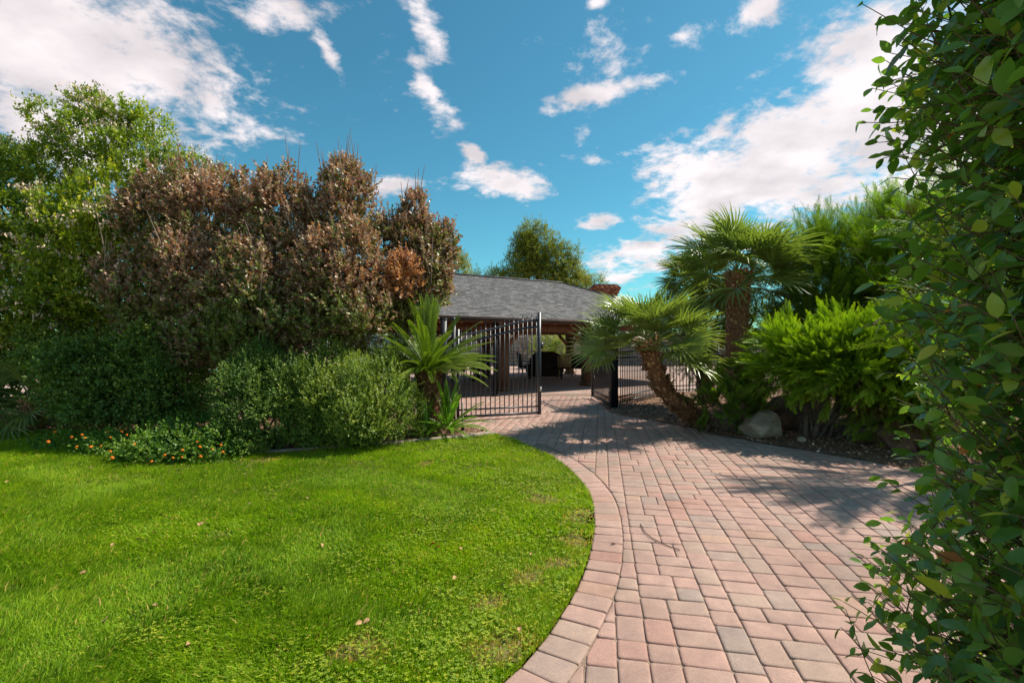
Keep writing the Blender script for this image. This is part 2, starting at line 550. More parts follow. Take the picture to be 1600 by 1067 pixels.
LAWN_EDGE = catmull([(-3.4, .25), (-1.6, .75), (-.62, 1.45), (-.05, 2.12), (.119, 2.363), (.267, 2.651), (.387, 2.925), (.516, 3.30),
                     (.637, 3.786), (.712, 4.2), (.758, 4.65), (.75, 5.08), (.70, 5.55), (.565, 6.15), (.31, 6.8), (-.04, 7.55), (-.29, 7.9)], 10)
CURB = catmull([(-.29, 7.9), (-.9, 7.52), (-1.78, 7.07), (-2.8, 6.72), (-3.6, 6.45), (-4.6, 6.6), (-5.6, 7.25), (-7.6, 8.0), (-12, 8.5), (-18, 8.8)], 8)
MULCH_EDGE = catmull([(2.22, 13.2), (2.16, 11.4), (2.1, 10.2), (2.55, 9.35), (2.98, 8.64), (3.41, 7.8), (3.66, 7.2), (3.97, 6.82), (4.26, 6.4), (4.5, 6.05),
                      (4.75, 5.45), (5.0, 4.9), (5.3, 4.0), (5.5, 2.5), (5.6, 0), (5.6, -3)], 8)
lawn_poly = np.concatenate([LAWN_EDGE, CURB[1:], [[-18, -4], [-3.4, -4]]])


def fnoise(x, y, s=1.0, seed=0.0):
    x = np.asarray(x) * s + seed; y = np.asarray(y) * s - seed
    return (np.sin(x * 1.3 + 1.7 * np.sin(y * 1.1 + 1)) + np.sin(y * 1.7 + 1.3 * np.sin(x * 1.9 + 2)) + np.sin((x + y) * 2.3 + 2 * np.sin(x - y)) * .6
            + np.sin(x * 5.1 - y * 3.7) * .3 + np.sin(x * 3.9 + y * 6.3 + 1) * .3) / 3.2


def lawn_z(x, y):
    return .012 + .010 * fnoise(x, y, 1.1, 3) + .003 * fnoise(x, y, 5, 1)


def poly_obj(name, pts, z, mat, kind='structure', label=None):
    import bmesh
    bm = bmesh.new()
    vs = [bm.verts.new((p[0], p[1], z)) for p in pts]
    f = bm.faces.new(vs)
    if f.normal.z < 0:
        f.normal_flip()
    bmesh.ops.triangulate(bm, faces=bm.faces[:])
    me = bpy.data.meshes.new(name); bm.to_mesh(me); bm.free()
    o = link(name, me, mat)
    o['kind'] = kind
    return o


def build_ground():
    g = Geo()
    S = 900
    g.add([(-S, -S, -.06), (S, -S, -.06), (S, S, -.06), (-S, S, -.06)], np.array([[0, 1, 2, 3]]))
    tag(link('ground', g.mesh('ground'), M['ground']), kind='structure')
    # lawn sheet: a fine grid clipped to the lawn outline
    nx, ny = 240, 180
    xs = np.linspace(-16, 1.2, nx); ys = np.linspace(-3.5, 8.8, ny)
    X, Y = np.meshgrid(xs, ys)
    Z = lawn_z(X, Y) - .012
    V = np.stack([X, Y, Z], -1).reshape(-1, 3)
    cx = (X[:-1, :-1] + X[1:, 1:]) / 2; cy = (Y[:-1, :-1] + Y[1:, 1:]) / 2
    ii = in_poly(X, Y, lawn_poly)
    ins = ii[:-1, :-1] & ii[1:, 1:] & ii[:-1, 1:] & ii[1:, :-1]
    i, j = np.nonzero(ins)
    a = i * nx + j
    F = np.stack([a, a + 1, a + nx + 1, a + nx], -1)
    lawn = link('lawn', np_mesh('lawn', V, F, smooth=True), M['soil'])
    tag(lawn, kind='structure')
    poly_obj('lawn_soil', lawn_poly, -.022, M['soil'])
    # planting bed at the left, bed at the right
    left_bed = np.concatenate([CURB, [[-18, 13], [-4, 13.0], [-1.35, 9.35], [-.75, 8.5]]])
    poly_obj('left_planting_bed', left_bed, -.004, M['mulch'])
    right_bed = np.concatenate([MULCH_EDGE, [[30, -3], [30, 15], [7, 15], [2.25, 13.3]]])
    o = poly_obj('mulch_bed', right_bed, .004, M['mulch'])
    # sand bed of the driveway
    drive = np.concatenate([MULCH_EDGE[::-1], [[2.2, 14.0], [-9, 14.0], [-9, 12.9], [-4, 12.8], [-1.4, 9.3], [-.7, 8.45]], LAWN_EDGE[::-1], [[-3.4, -3]]])
    poly_obj('joint_sand', drive, -.011, M['sand'])
    # paving beyond: pavilion floor and terrace
    terr = [(-20, 13.0), (-9, 13.0), (-9, 13.8), (2.2, 13.8), (2.25, 13.2), (12, 17.5), (16, 30), (-20, 30)]
    poly_obj('terrace_paving', terr, -.004, M['farpave'])
    return drive


DRIVE = build_ground()


# ------------------------------------------------------------------ pavers
def clip_half(poly, p, n):
    """keep the side where (q-p).n >= 0"""
    out = []
    for i in range(len(poly)):
        a, b = poly[i], poly[(i + 1) % len(poly)]
        da = np.dot(a - p, n); db = np.dot(b - p, n)
        if da >= 0: out.append(a)
        if (da >= 0) != (db >= 0):
            out.append(a + (b - a) * da / (da - db))
    return np.array(out)


def area(p):
    x, y = p[:, 0], p[:, 1]
    return .5 * abs(np.dot(x, np.roll(y, -1)) - np.dot(y, np.roll(x, -1)))


def stone(poly, rng, gap=.0026, h=.05, z=0.0, rd=.015, simple_=False):
    """one tumbled paver: rounded corners, chamfered rim"""
    n = len(poly)
    c = poly.mean(0)
    # orientation ccw
    if np.dot(poly[:, 0], np.roll(poly[:, 1], -1)) - np.dot(poly[:, 1], np.roll(poly[:, 0], -1)) < 0:
        poly = poly[::-1]
    # inset the outline by the joint width
    ins = []
    for i in range(n):
        p0, p1, p2 = poly[i - 1], poly[i], poly[(i + 1) % n]
        e1 = norm(p1 - p0); e2 = norm(p2 - p1)
        n1 = np.array([-e1[1], e1[0]]); n2 = np.array([-e2[1], e2[0]])
        b = n1 + n2
        den = 1 + float(np.dot(n1, n2))
        if den < .3: den = .3
        ins.append(p1 + b / den * gap)
    ins = np.array(ins)
    ring = []
    for i in range(n):
        p0, p1, p2 = ins[i - 1], ins[i], ins[(i + 1) % n]
        d1 = p0 - p1; d2 = p2 - p1
        r = min(rd, .3 * np.linalg.norm(d1), .3 * np.linalg.norm(d2)) * rng.uniform(.7, 1.3)
        ring.append(p1 + norm(d1) * r); 
        if not simple_:
            ring.append(p1 + (norm(d1) + norm(d2)) * r * .28)
        ring.append(p1 + norm(d2) * r)
    ring = np.array(ring) + rng.normal(0, .0014, (len(ring), 2))
    k = len(ring)
    tilt = rng.normal(0, .009, 2)
    zz = z + rng.normal(0, .0012)
    inner = c + (ring - c) * (1 - .008 / max(.03, np.abs(ring - c).max()))
    inner2 = c + (ring - c) * (1 - .020 / max(.05, np.abs(ring - c).max()))
    def lift(r, dz):
        return np.column_stack([r, zz + dz + (r - c) @ tilt])
    if simple_:
        V = np.concatenate([lift(ring, -.02), lift(ring, -.006), lift(inner, 0)])
        rings = 3
    else:
        V = np.concatenate([lift(ring, -.03), lift(ring, -.0065), lift(inner, -.0018), lift(inner2, 0)])
        rings = 4
    F4 = []
    for a in range(rings - 1):
        for i in range(k):
            j = (i + 1) % k
            F4.append([a * k + i, a * k + j, (a + 1) * k + j, (a + 1) * k + i])
    Ftop = np.array([[(rings - 1) * k + i for i in range(k)]])
    return V, np.array(F4), Ftop


def pavers():
    rng = np.random.default_rng(7)
    TH = math.radians(-10.5)                      # direction of the long joints, clockwise from +Y
    ax = np.array([math.cos(TH), math.sin(TH)]); ay = np.array([-math.sin(TH), math.cos(TH)])
    u = .0735
    org = np.array([0, 0.0])
    # field stones on a lattice of strips
    stones = []

    def put(x, y, w, h):
        p = [org + ax * X * u + ay * Y_ * u for X, Y_ in ((x, y), (x + w, y), (x + w, y + h), (x, y + h))]
        stones.append(np.array(p))
    mods5 = [
        (2, [(0, 0, 3, 2), (3, 0, 2, 2)]), (2, [(0, 0, 2, 2), (2, 0, 3, 2)]),
        (2, [(0, 0, 3, 2), (3, 0, 2, 2)]), (2, [(0, 0, 2, 2), (2, 0, 3, 2)]),
        (6, [(0, 0, 2, 3), (0, 3, 2, 3), (2, 0, 3, 2), (2, 2, 3, 2), (2, 4, 3, 2)]),
        (6, [(0, 0, 3, 2), (0, 2, 3, 2), (0, 4, 3, 2), (3, 0, 2, 3), (3, 3, 2, 3)]),
        (7, [(0, 0, 2, 2), (0, 2, 2, 3), (0, 5, 2, 2), (2, 0, 3, 2), (2, 2, 3, 2), (2, 4, 2, 3), (4, 4, 1, 3)]),
        (4, [(0, 0, 3, 2), (0, 2, 3, 2), (3, 0, 2, 2), (3, 2, 2, 2)]),
    ]
    mods3 = [(2, [(0, 0, 3, 2)]), (2, [(0, 0, 3, 2)]), (2, [(0, 0, 3, 2)]), (3, [(0, 0, 1, 3), (1, 0, 2, 3)])]
    mods4 = [(2, [(0, 0, 2, 2), (2, 0, 2, 2)]), (6, [(0, 0, 2, 3), (0, 3, 2, 3), (2, 0, 2, 2), (2, 2, 2, 2), (2, 4, 2, 2)]),
             (5, [(0, 0, 2, 2), (0, 2, 2, 3), (2, 0, 2, 3), (2, 3, 2, 2)]), (5, [(0, 0, 2, 3), (0, 3, 2, 2), (2, 0, 2, 2), (2, 2, 2, 3)])]
    x = -150
    k = 0
    while x < 130:
        w = (5, 4, 5, 3, 4, 5, 2, 5)[k % 8]
        mods = {5: mods5, 3: mods3, 4: mods4, 2: [(2, [(0, 0, 2, 2)]), (3, [(0, 0, 2, 3)])]}[w]
        y = -20 + int(rng.integers(0, 4))
        while y < 190:
            mh, ps = mods[int(rng.integers(0, len(mods)))]
            for (a, b_, c_, d_) in ps:
                put(x + a, y + b_, c_, d_)
            y += mh
        x += w
        k += 1
    # border course along the lawn (soldier stones) up to Y=6.2
    E = LAWN_EDGE[(LAWN_EDGE[:, 1] < 6.45)]
    seg = np.linalg.norm(np.diff(E, axis=0), axis=1)
    s = np.concatenate([[0], np.cumsum(seg)])
    tt = np.arange(0, s[-1], .152)
    ex = np.interp(tt, s, E[:, 0]); ey = np.interp(tt, s, E[:, 1])
    EP = np.column_stack([ex, ey])
    T = norm(np.gradient(EP, axis=0))
    NR = np.column_stack([T[:, 1], -T[:, 0]])     # towards the driveway
    BW = .225
    outer = EP + NR * BW
    border = []
    for i in range(len(EP) - 1):
        border.append(np.array([EP[i], outer[i], outer[i + 1], EP[i + 1]]))
    # right edge soldiers along the mulch
    E2 = MULCH_EDGE[(MULCH_EDGE[:, 1] < 7.6) & (MULCH_EDGE[:, 1] > 0)]
    s2 = np.concatenate([[0], np.cumsum(np.linalg.norm(np.diff(E2, axis=0), axis=1))])
    t2 = np.arange(0, s2[-1], .23)
    EP2 = np.column_stack([np.interp(t2, s2, E2[:, 0]), np.interp(t2, s2, E2[:, 1])])
    T2 = norm(np.gradient(EP2, axis=0)); NR2 = np.column_stack([T2[:, 1], -T2[:, 0]])
    NR2 *= np.where((NR2[:, 0] > 0)[:, None], -1, 1)
    out2 = EP2 + NR2 * .15
    rborder = [np.array([EP2[i], EP2[i + 1], out2[i + 1], out2[i]]) for i in range(len(EP2) - 1)]
    # field polygon test
    fine_out = np.concatenate([LAWN_EDGE[LAWN_EDGE[:, 1] < 6.45] * 0 + 0, []]) if False else None
    C = np.array([p.mean(0) for p in stones])
    keep = in_poly(C[:, 0], C[:, 1], DRIVE) | False
    # also those just outside whose body reaches in
    reach = np.zeros(len(C), bool)
    for dx, dy in ((.12, 0), (-.12, 0), (0, .12), (0, -.12)):
        reach |= in_poly(C[:, 0] + dx, C[:, 1] + dy, DRIVE)
    keep |= reach
    keep &= (C[:, 1] < 13.2) & (C[:, 1] > -.6) & (C[:, 0] > -5) & (np.abs(C[:, 0]) < 1.25 * np.abs(C[:, 1]) + 1.6)
    idx = np.nonzero(keep)[0]
    # clipping curves: (points, inward normal)
    late = LAWN_EDGE[LAWN_EDGE[:, 1] >= 6.35]
    TL = norm(np.gradient(late, axis=0)); NL = np.column_stack([TL[:, 1], -TL[:, 0]])
    curves = [(outer, NR), (late, NL), (out2, NR2)]
    M2 = MULCH_EDGE[MULCH_EDGE[:, 1] >= 7.5]
    TM = norm(np.gradient(M2, axis=0)); NM = np.column_stack([TM[:, 1], -TM[:, 0]])
    NM *= np.where((NM[:, 0] > 0)[:, None], -1, 1)
    curves.append((M2, NM))
    field = []
    for i in idx:
        p = stones[i]; c = p.mean(0)
        for (cp, cn) in curves:
            d = np.linalg.norm(cp - c, axis=1); q = int(np.argmin(d))
            if d[q] < .8 and len(p) > 2:
                p = clip_half(p, cp[q], cn[q])
                if len(p) < 3: break
        if len(p) < 3 or area(p) < .0022: continue
        field.append(p)
    tones = lambda n: np.clip(rng.choice([.02, .12, .2, .3, .45, .52, .6, .68, .76, .86, .98], n, p=[.015, .04, .09, .14, .16, .15, .15, .13, .07, .025, .03]) + rng.normal(0, .03, n), 0, 1)

    def show(p):
        c = p.mean(0)
        if c[1] < 1.7: return -1
        px = 800 + FPX * c[0] / c[1]
        if px < -20 or px > 1560: return -1
        return area(p) / c[1] ** 3

    def emit(parent, polys, nm, rest_name, limit=300):
        sc_ = np.array([show(p) for p in polys])
        order = np.argsort(-sc_)
        top = [i for i in order[:limit] if sc_[i] > 0]
        topset = set(top)
        tn = tones(len(polys))
        for i in top:
            V, F4, Ft = stone(polys[i], rng)
            me = np_mesh(nm, V, [F4, Ft], np.full(len(V), tn[i]))
            o = link(nm, me, M['paver'], parent)
        g = Geo()
        for i in range(len(polys)):
            if i in topset: continue
            far = polys[i].mean(0)[1] > 7
            V, F4, Ft = stone(polys[i], rng, simple_=far, rd=.010)
            g.add(V, [F4], tn[i]) if False else None
            g.V.append(V); g.T.append(np.full(len(V), tn[i]))
            g.F.setdefault(4, []).append(F4 + g.n)
            g.F.setdefault(Ft.shape[1], []).append(Ft + g.n)
            g.n += len(V)
        if g.n:
            o = link(rest_name, g.mesh(rest_name), M['paver'], parent)
            tag(o, kind='stuff')
    d = empty('driveway'); tag(d, kind='structure')
    emit(d, field, 'paver', 'small_pavers')
    bo = empty('driveway_border'); tag(bo, kind='structure')
    emit(bo, border + rborder, 'border_paver', 'small_border_pavers')


pavers()


def curb():
    g = Geo()
    P = CURB
    d = norm(np.gradient(P, axis=0)); n = np.column_stack([-d[:, 1], d[:, 0]])
    rng = np.random.default_rng(3)
    w = .06
    prof = [(-w, -.03), (-w, .028), (-w * .7, .036), (w * .7, .036), (w, .028), (w, -.03)]
    V = []
    for i, p in enumerate(P):
        for (o, z) in prof:
            V.append([*(p + n[i] * o + rng.normal(0, .003, 2)), z + rng.normal(0, .002)])
    F = []
    k = len(prof)
    for i in range(len(P) - 1):
        for j in range(k - 1):
            F.append([i * k + j, i * k + j + 1, (i + 1) * k + j + 1, (i + 1) * k + j])
    g.add(V, np.array(F)[:, ::-1])
    tag(link('concrete_curb', g.mesh('concrete_curb'), M['curb']), 'low weathered concrete curb between the lawn and the shrub bed', 'curb')


curb()


# ------------------------------------------------------------------ grass
def grass():
    rng = np.random.default_rng(11)
    n = 620000
    # more blades close to the camera
    y = 1.75 * (8.8 / 1.75) ** (rng.random(n) ** .92)
    x = -y * 1.14 + rng.random(n) * (y * 1.14 + .95)
    ok = in_poly(x, y, lawn_poly)
    x, y = x[ok], y[ok]
    dens = fnoise(x, y, 4.0, 2) * .5 + fnoise(x, y, 13, 5) * .5
    # dry, thin patches beside the border
    dry = np.zeros_like(x)
    for (cx, cy, r) in ((.60, 4.15, .26), (.50, 3.65, .20), (.1, 3.05, .16), (-.12, 2.75, .14), (-.05, 2.35, .2), (.35, 3.25, .13), (-1.05, 5.9, .14), (-3.1, 6.1, .25), (-5.9, 7.1, .35), (-.75, 2.35, .15), (.3, 4.6, .2)):
        dry = np.maximum(dry, 1 - np.clip(np.hypot(x - cx, (y - cy)) / r * (1 + .5 * fnoise(x, y, 12, 7)), 0, 1))
    keep = rng.random(len(x)) < np.clip(.78 + .75 * dens - 1.1 * dry, .16, 1)
    x, y, dens, dry = x[keep], y[keep], dens[keep], dry[keep]
    n = len(x)
    z = lawn_z(x, y) - .014
    cl = fnoise(x, y, 2.2, 9)
    right = np.clip((x + 1.6) / 2.0, 0, 1)
    h = (.030 + .012 * rng.random(n) + .016 * np.clip(cl + .3 * dens, -1, 1) * (1 - .4 * right)) * (1 - .6 * dry) * (1 + .25 * (1 - right))
    tall = rng.random(n) < .04
    h = np.where(tall, h * 1.6, h)
    w = .0016 + .0010 * y / 2.0 * rng.uniform(.7, 1.3, n)
    a = rng.random(n) * 2 * math.pi
    lean = .25 + .75 * rng.random(n)
    # blades lean together in tufts
    la = 3.0 * fnoise(x, y, 1.7, 4) + rng.normal(0, .9, n)
    dx, dy = np.cos(la) * lean * h, np.sin(la) * lean * h
    sx, sy = -np.sin(a) * w, np.cos(a) * w
    b0 = np.stack([x - sx, y - sy, z], -1); b1 = np.stack([x + sx, y + sy, z], -1)
    m0 = np.stack([x - sx * .8 + dx * .35, y - sy * .8 + dy * .35, z + h * .6], -1)
    m1 = np.stack([x + sx * .8 + dx * .35, y + sy * .8 + dy * .35, z + h * .6], -1)
    tp = np.stack([x + dx, y + dy, z + h * (1 - .2 * lean)], -1)
    tint = np.clip(.46 + .15 * fnoise(x, y, .9, 6) + .17 * dens + .09 * fnoise(x, y, 7, 8) + rng.normal(0, .12, n) + .09 * right, 0, .93)
    tint = np.where(rng.random(n) < .035 + .75 * dry, rng.uniform(.93, 1, n), tint)
    near = y < 4.3
    V = []; F3 = []; F4 = []; T = []
    # near: bent blades (quad + tri), far: single triangles
    k = near.sum()
    Vn = np.stack([b0[near], b1[near], m1[near], m0[near], tp[near]], 1).reshape(-1, 3)
    base = np.arange(k)[:, None] * 5
    F4 = base + np.array([[0, 1, 2, 3]])
    F3a = base + np.array([[3, 2, 4]])
    far = ~near
    q = far.sum()
    Vf = np.stack([b0[far], b1[far], tp[far]], 1).reshape(-1, 3)
    F3b = np.arange(q)[:, None] * 3 + np.array([[0, 1, 2]]) + 5 * k
    Vall = np.concatenate([Vn, Vf])
    Tn = np.repeat(tint[near], 5); Tf = np.repeat(tint[far], 3)
    me = np_mesh('grass', Vall, [F4, F3a, F3b], np.concatenate([Tn, Tf]))
    tag(link('grass', me, M['grass']), 'short bright green lawn grass with a few dry thin spots beside the driveway', 'grass', kind='stuff')
    # clover and small weeds
    n = 60000
    y = 1.9 * (7.8 / 1.9) ** rng.random(n)
    x = -y * 1.0 + rng.random(n) * (y * 1.0 + .9)
    ok = in_poly(x, y, lawn_poly)
    cl = fnoise(x, y, 1.6, 21) + .5 * fnoise(x, y, 6, 2) + np.clip((x + 2.0) / 2.5, -.6, .7)
    ok &= (rng.random(n) < np.clip(.12 + .8 * (cl - .2), .10, .8) * (.35 + .65 * (fnoise(x, y, 9, 3) > .1)))
    x, y = x[ok], y[ok]; n = len(x)
    z = lawn_z(x, y) + .012 + .012 * rng.random(n)
    r = .0030 + .0032 * rng.random(n) + .0010 * y
    V = []; T = []
    ph = rng.random(n) * 6.28
    for k in range(3):
        a = ph + k * 2.094
        d = np.stack([np.cos(a), np.sin(a), rng.normal(.1, .2, n)], -1)
        s = np.stack([-np.sin(a), np.cos(a), rng.normal(0, .15, n)], -1)
        c = np.stack([x, y, z], -1)
        V.append(np.stack([c, c + (d * .8 + s * .65) * r[:, None], c + d * r[:, None] * 1.35, c + (d * .8 - s * .65) * r[:, None]], 1))
    V = np.concatenate(V).reshape(-1, 3)
    F = np.arange(len(V)).reshape(-1, 4)
    t = np.repeat(np.tile(rng.random(n), 3), 4)
    tag(link('clover', np_mesh('clover', V, F, t), M['clover']), 'patches of small round clover leaves growing through the lawn', 'clover', kind='stuff')


grass()


def mulch_chips():
    rng = np.random.default_rng(5)
    bed = np.concatenate([MULCH_EDGE, [[30, -3], [30, 15], [7, 15], [2.25, 13.3]]])
    for nm, lab, poly, n, (x0, x1, y0, y1), dz in (
            ('bark_chips', 'brown bark mulch and dry leaf litter under the palms and junipers', bed, 26000, (2, 9, 4.8, 13), .006),
            ('leaf_litter', 'thin brown leaf litter under the left shrubs', np.concatenate([CURB, [[-18, 13], [-4, 13], [-1.35, 9.35], [-.75, 8.5]]]), 9000, (-11, -.3, 6.4, 9.5), -.002)):
        x = rng.uniform(x0, x1, n); y = rng.uniform(y0, y1, n)
        ok = in_poly(x, y, poly)
        # a few chips stray over the edge
        x, y = x[ok], y[ok]; n = len(x)
        z = dz + .004 + rng.random(n) * .02
        L = rng.uniform(.010, .032, n); W = L * rng.uniform(.3, .8, n)
        a = rng.random(n) * 6.28
        d = norm(np.stack([np.cos(a), np.sin(a), rng.normal(0, .35, n)], -1))
        s = norm(np.stack([-np.sin(a), np.cos(a), rng.normal(0, .35, n)], -1))
        c = np.stack([x, y, z], -1)
        V = np.stack([c - d * L[:, None], c - s * W[:, None], c + d * L[:, None], c + s * W[:, None] + np.array([0, 0, .004])], 1).reshape(-1, 3)
        F = np.arange(len(V)).reshape(-1, 4)
        tag(link(nm, np_mesh(nm, V, F, np.repeat(rng.random(n), 4)), M['chips']), lab, 'mulch', kind='stuff')


mulch_chips()


# ------------------------------------------------------------------ foliage builders
def frame_from(d, upish):
    d = norm(d); s = norm(np.cross(d, upish)); u = np.cross(s, d)
    return d, s, u


def leaf_mesh(P, D, Nn, L, W, tint, fold=.18, shape='rhomb'):
    """P base points, D leaf axis, Nn rough normal; all (n,3)."""
    D = norm(D); S = norm(np.cross(D, Nn)); U = np.cross(S, D)
    L = L[:, None]; W = W[:, None]
    if shape == 'rhomb':
        v = np.stack([P, P + D * L * .45 + S * W * .5 + U * W * fold, P + D * L, P + D * L * .45 - S * W * .5 + U * W * fold], 1)
        n = len(P)
        V = v.reshape(-1, 3)
        b = np.arange(n)[:, None] * 4
        F = np.concatenate([b + np.array([[0, 1, 2]]), b + np.array([[0, 2, 3]])])
        return V, F, np.repeat(tint, 4)
    # ovate leaf: 3 cross sections, pointed tip, curved downwards, folded along the midrib
    curl = -.10 * L
    secs = [(.0, .0), (.22, .36), (.5, .5), (.78, .33), (1.0, 0)]
    cols = []
    for (t, w) in secs:
        mid = P + D * L * t + U * curl * (t * t) * 1.6
        if w == 0:
            cols.append([mid])
        else:
            cols.append([mid + S * W * w + U * W * fold * w * 1.5, mid, mid - S * W * w + U * W * fold * w * 1.5])
    v = np.stack([c for col in cols for c in col], 1)   # 1+3+3+3+1 = 11
    n = len(P)
    V = v.reshape(-1, 3)
    b = np.arange(n)[:, None] * 11
    tris = [[0, 1, 2], [0, 2, 3], [7, 10, 8], [8, 10, 9]]
    quads = [[1, 4, 5, 2], [2, 5, 6, 3], [4, 7, 8, 5], [5, 8, 9, 6]]
    F3 = np.concatenate([b + np.array([t]) for t in tris]); F4 = np.concatenate([b + np.array([q]) for q in quads])
    return V, [F3, F4], np.repeat(tint, 11)


def rand_dir(rng, n, front=.0):
    d = norm(rng.normal(size=(n, 3)))
    if front:
        fl = (rng.random(n) < front) & (d[:, 1] > 0)
        d[fl, 1] *= -1
    return d


def dn(d, s, k):
    return (np.sin(d[:, 0] * s + k) + np.sin(d[:, 1] * s * 1.3 + 2 * k) + np.sin(d[:, 2] * s * 1.1 + 3 * k) + np.sin((d[:, 0] + d[:, 2]) * s * 1.7 + k * 5)) / 4


def twigs_in(rng, lobes, n, inner=.5, front=.45, lump=.22, cull=.6):
    lobes = np.asarray(lobes, float)
    w = (lobes[:, 3] * lobes[:, 4] + lobes[:, 4] * lobes[:, 5] + lobes[:, 3] * lobes[:, 5])
    li = rng.choice(len(lobes), n, p=w / w.sum())
    d = rand_dir(rng, n, front)
    r = inner + (1 - inner) * rng.random(n) ** .6
    r *= 1 + lump * dn(d, 5.0, 1.0) + lump * .7 * dn(d + li[:, None] * .7, 11, 2.0)
    c = lobes[li, :3]; rad = lobes[li, 3:6]
    P = c + d * rad * r[:, None]
    if cull:
        deep = np.zeros(n, bool)
        for k, lb in enumerate(lobes):
            q = np.linalg.norm((P - lb[:3]) / lb[3:6], axis=1)
            deep |= (q < cull) & (li != k)
        P, d, li = P[~deep], d[~deep], li[~deep]
    ok = P[:, 2] > .02
    return P[ok], d[ok], li[ok], lobes


def rough(rng, lobes, k=None, s=(.22, .40), up=.35):
    """smaller knobs and shoots on the outline of the main lobes"""
    lobes = np.asarray(lobes, float)
    k = k or len(lobes) * 4
    w = lobes[:, 3] * lobes[:, 5]
    li = rng.choice(len(lobes), k, p=w / w.sum())
    d = rand_dir(rng, k, .6)
    d[:, 2] += up; d = norm(d)
    L = lobes[li].copy()
    L[:, :3] += d * L[:, 3:6] * rng.uniform(.85, 1.08, k)[:, None]
    sz = rng.uniform(s[0], s[1], k)[:, None]
    L[:, 3:6] = np.minimum(L[:, 3:6], L[:, 3:6].min(1, keepdims=True) * 1.4) * sz
    L[:, 5] *= rng.uniform(1.0, 1.8, k)
    L[:, 6] += rng.normal(.02, .06, k)
    return np.concatenate([lobes, L[L[:, 2] > .1]])


def crown(rng, lobes, n, lpt, L, W, tlen, upb=.5, inner=.5, front=.45, lump=.22, spread=.9, base_t=.45, tvar=.13, droop=0., cull=.6, nup=1.0, tintf=None, fold=.18):
    P, d, li, lobes = twigs_in(rng, lobes, n, inner, front, lump, cull)
    m = len(P)
    T = norm(d * .75 + np.array([0, 0, upb]) + rng.normal(0, .38, (m, 3)))
    tl = tlen * rng.uniform(.5, 1.4, m)
    lt = lobes[li, 6] if lobes.shape[1] > 6 else np.zeros(m)
    clump = dn(P * 1.0, 3.0, 4.0) * .12 + dn(P, 8, 2) * .07
    tw = base_t + lt + clump + rng.normal(0, tvar * .6, m)
    Vs = []; Fs = []; Ts = []; off = 0
    ref = norm(np.cross(T, np.array([.3, .2, 1])))
    ref2 = np.cross(T, ref)
    for k in range(lpt):
        s = (k + rng.random(m)) / lpt
        ang = k * 2.4 + rng.random(m) * .8
        side = ref * np.cos(ang)[:, None] + ref2 * np.sin(ang)[:, None]
        p = P + T * (tl * s)[:, None] + np.array([0, 0, -droop]) * (s ** 2)[:, None]
        D = norm(T * (.55 + .6 * s)[:, None] + side * spread + rng.normal(0, .2, (m, 3)))
        Nn = norm(np.array([0, 0, nup]) + d * .6 + rng.normal(0, .45, (m, 3)))
        ll = L * rng.uniform(.65, 1.25, m) * (1 - .25 * s)
        t = np.clip(tw + .10 * s + rng.normal(0, tvar, m), 0, 1)
        if tintf is not None:
            t = tintf(p, t, rng)
        V, F, tt = leaf_mesh(p, D, Nn, ll, ll * W / L, t, fold)
        Vs.append(V); Fs.append(F + off); Ts.append(tt); off += len(V)
    return np.concatenate(Vs), np.concatenate(Fs), np.concatenate(Ts), P, T


def limbs(rng, base, lobes, r0, nper=3, spreadb=.15, extra=None, n=6, stem=None):
    """bark: trunk and limbs from the base into every lobe, with side branches"""
    g = Geo()
    base = np.asarray(base, float)
    lobes = np.asarray(lobes, float)
    vols = lobes[:, 3] * lobes[:, 5]
    for k, lb in enumerate(lobes):
        c = lb[:3]
        b = base + np.array([rng.normal(0, spreadb), rng.normal(0, spreadb * .5), -.05])
        h = c[2] - b[2]
        r = r0 * math.sqrt(vols[k] / vols.max())
        mid = b + (c - b) * .45 + np.array([rng.normal(0, .08), rng.normal(0, .08), h * .12])
        top = c + np.array([rng.normal(0, .05), 0, lb[5] * .55])
        P = catmull([b, mid, c, top], 5)
        rr = np.linspace(r, r * .18, len(P))
        tube(g, P, rr, n)
        for q in range(nper):
            i = int(rng.integers(6, len(P) - 2))
            dd = norm(rng.normal(size=3) * np.array([1, 1, .5]) + np.array([0, -.2, .7]))
            e = P[i] + dd * lb[3:6] * rng.uniform(.7, .95)
            Q = catmull([P[i], (P[i] + e) / 2 + rng.normal(0, .05, 3), e], 4)
            tube(g, Q, np.linspace(rr[i] * .6, .004, len(Q)), 5)
    return g


def plant(name, label, cat, loc, g_trunk, crown_data, mats, group=None, parts=('trunk', 'crown')):
    e = empty(name, loc)
    tag(e, label, cat, group)
    if g_trunk is not None:
        me = g_trunk.mesh(parts[0], True)
        o = link(parts[0], me, mats[0], e)
        shift(me, loc)
    V, F, T = crown_data
    me = np_mesh(parts[1], V - np.asarray(loc, float), F, T)
    link(parts[1], me, mats[1], e)
    return e


def shift(me, loc):
    me.transform(Matrix.Translation(-Vector(tuple(float(v) for v in loc))))


def PX(px, py, Y, rx, ry, rz, t=0.):
    """lobe with centre seen at a pixel, radii in pixels / metres deep"""
    c = at(px, py, Y)
    return [c[0], c[1], c[2], rx / FPX * Y, ry, rz / FPX * Y, t]


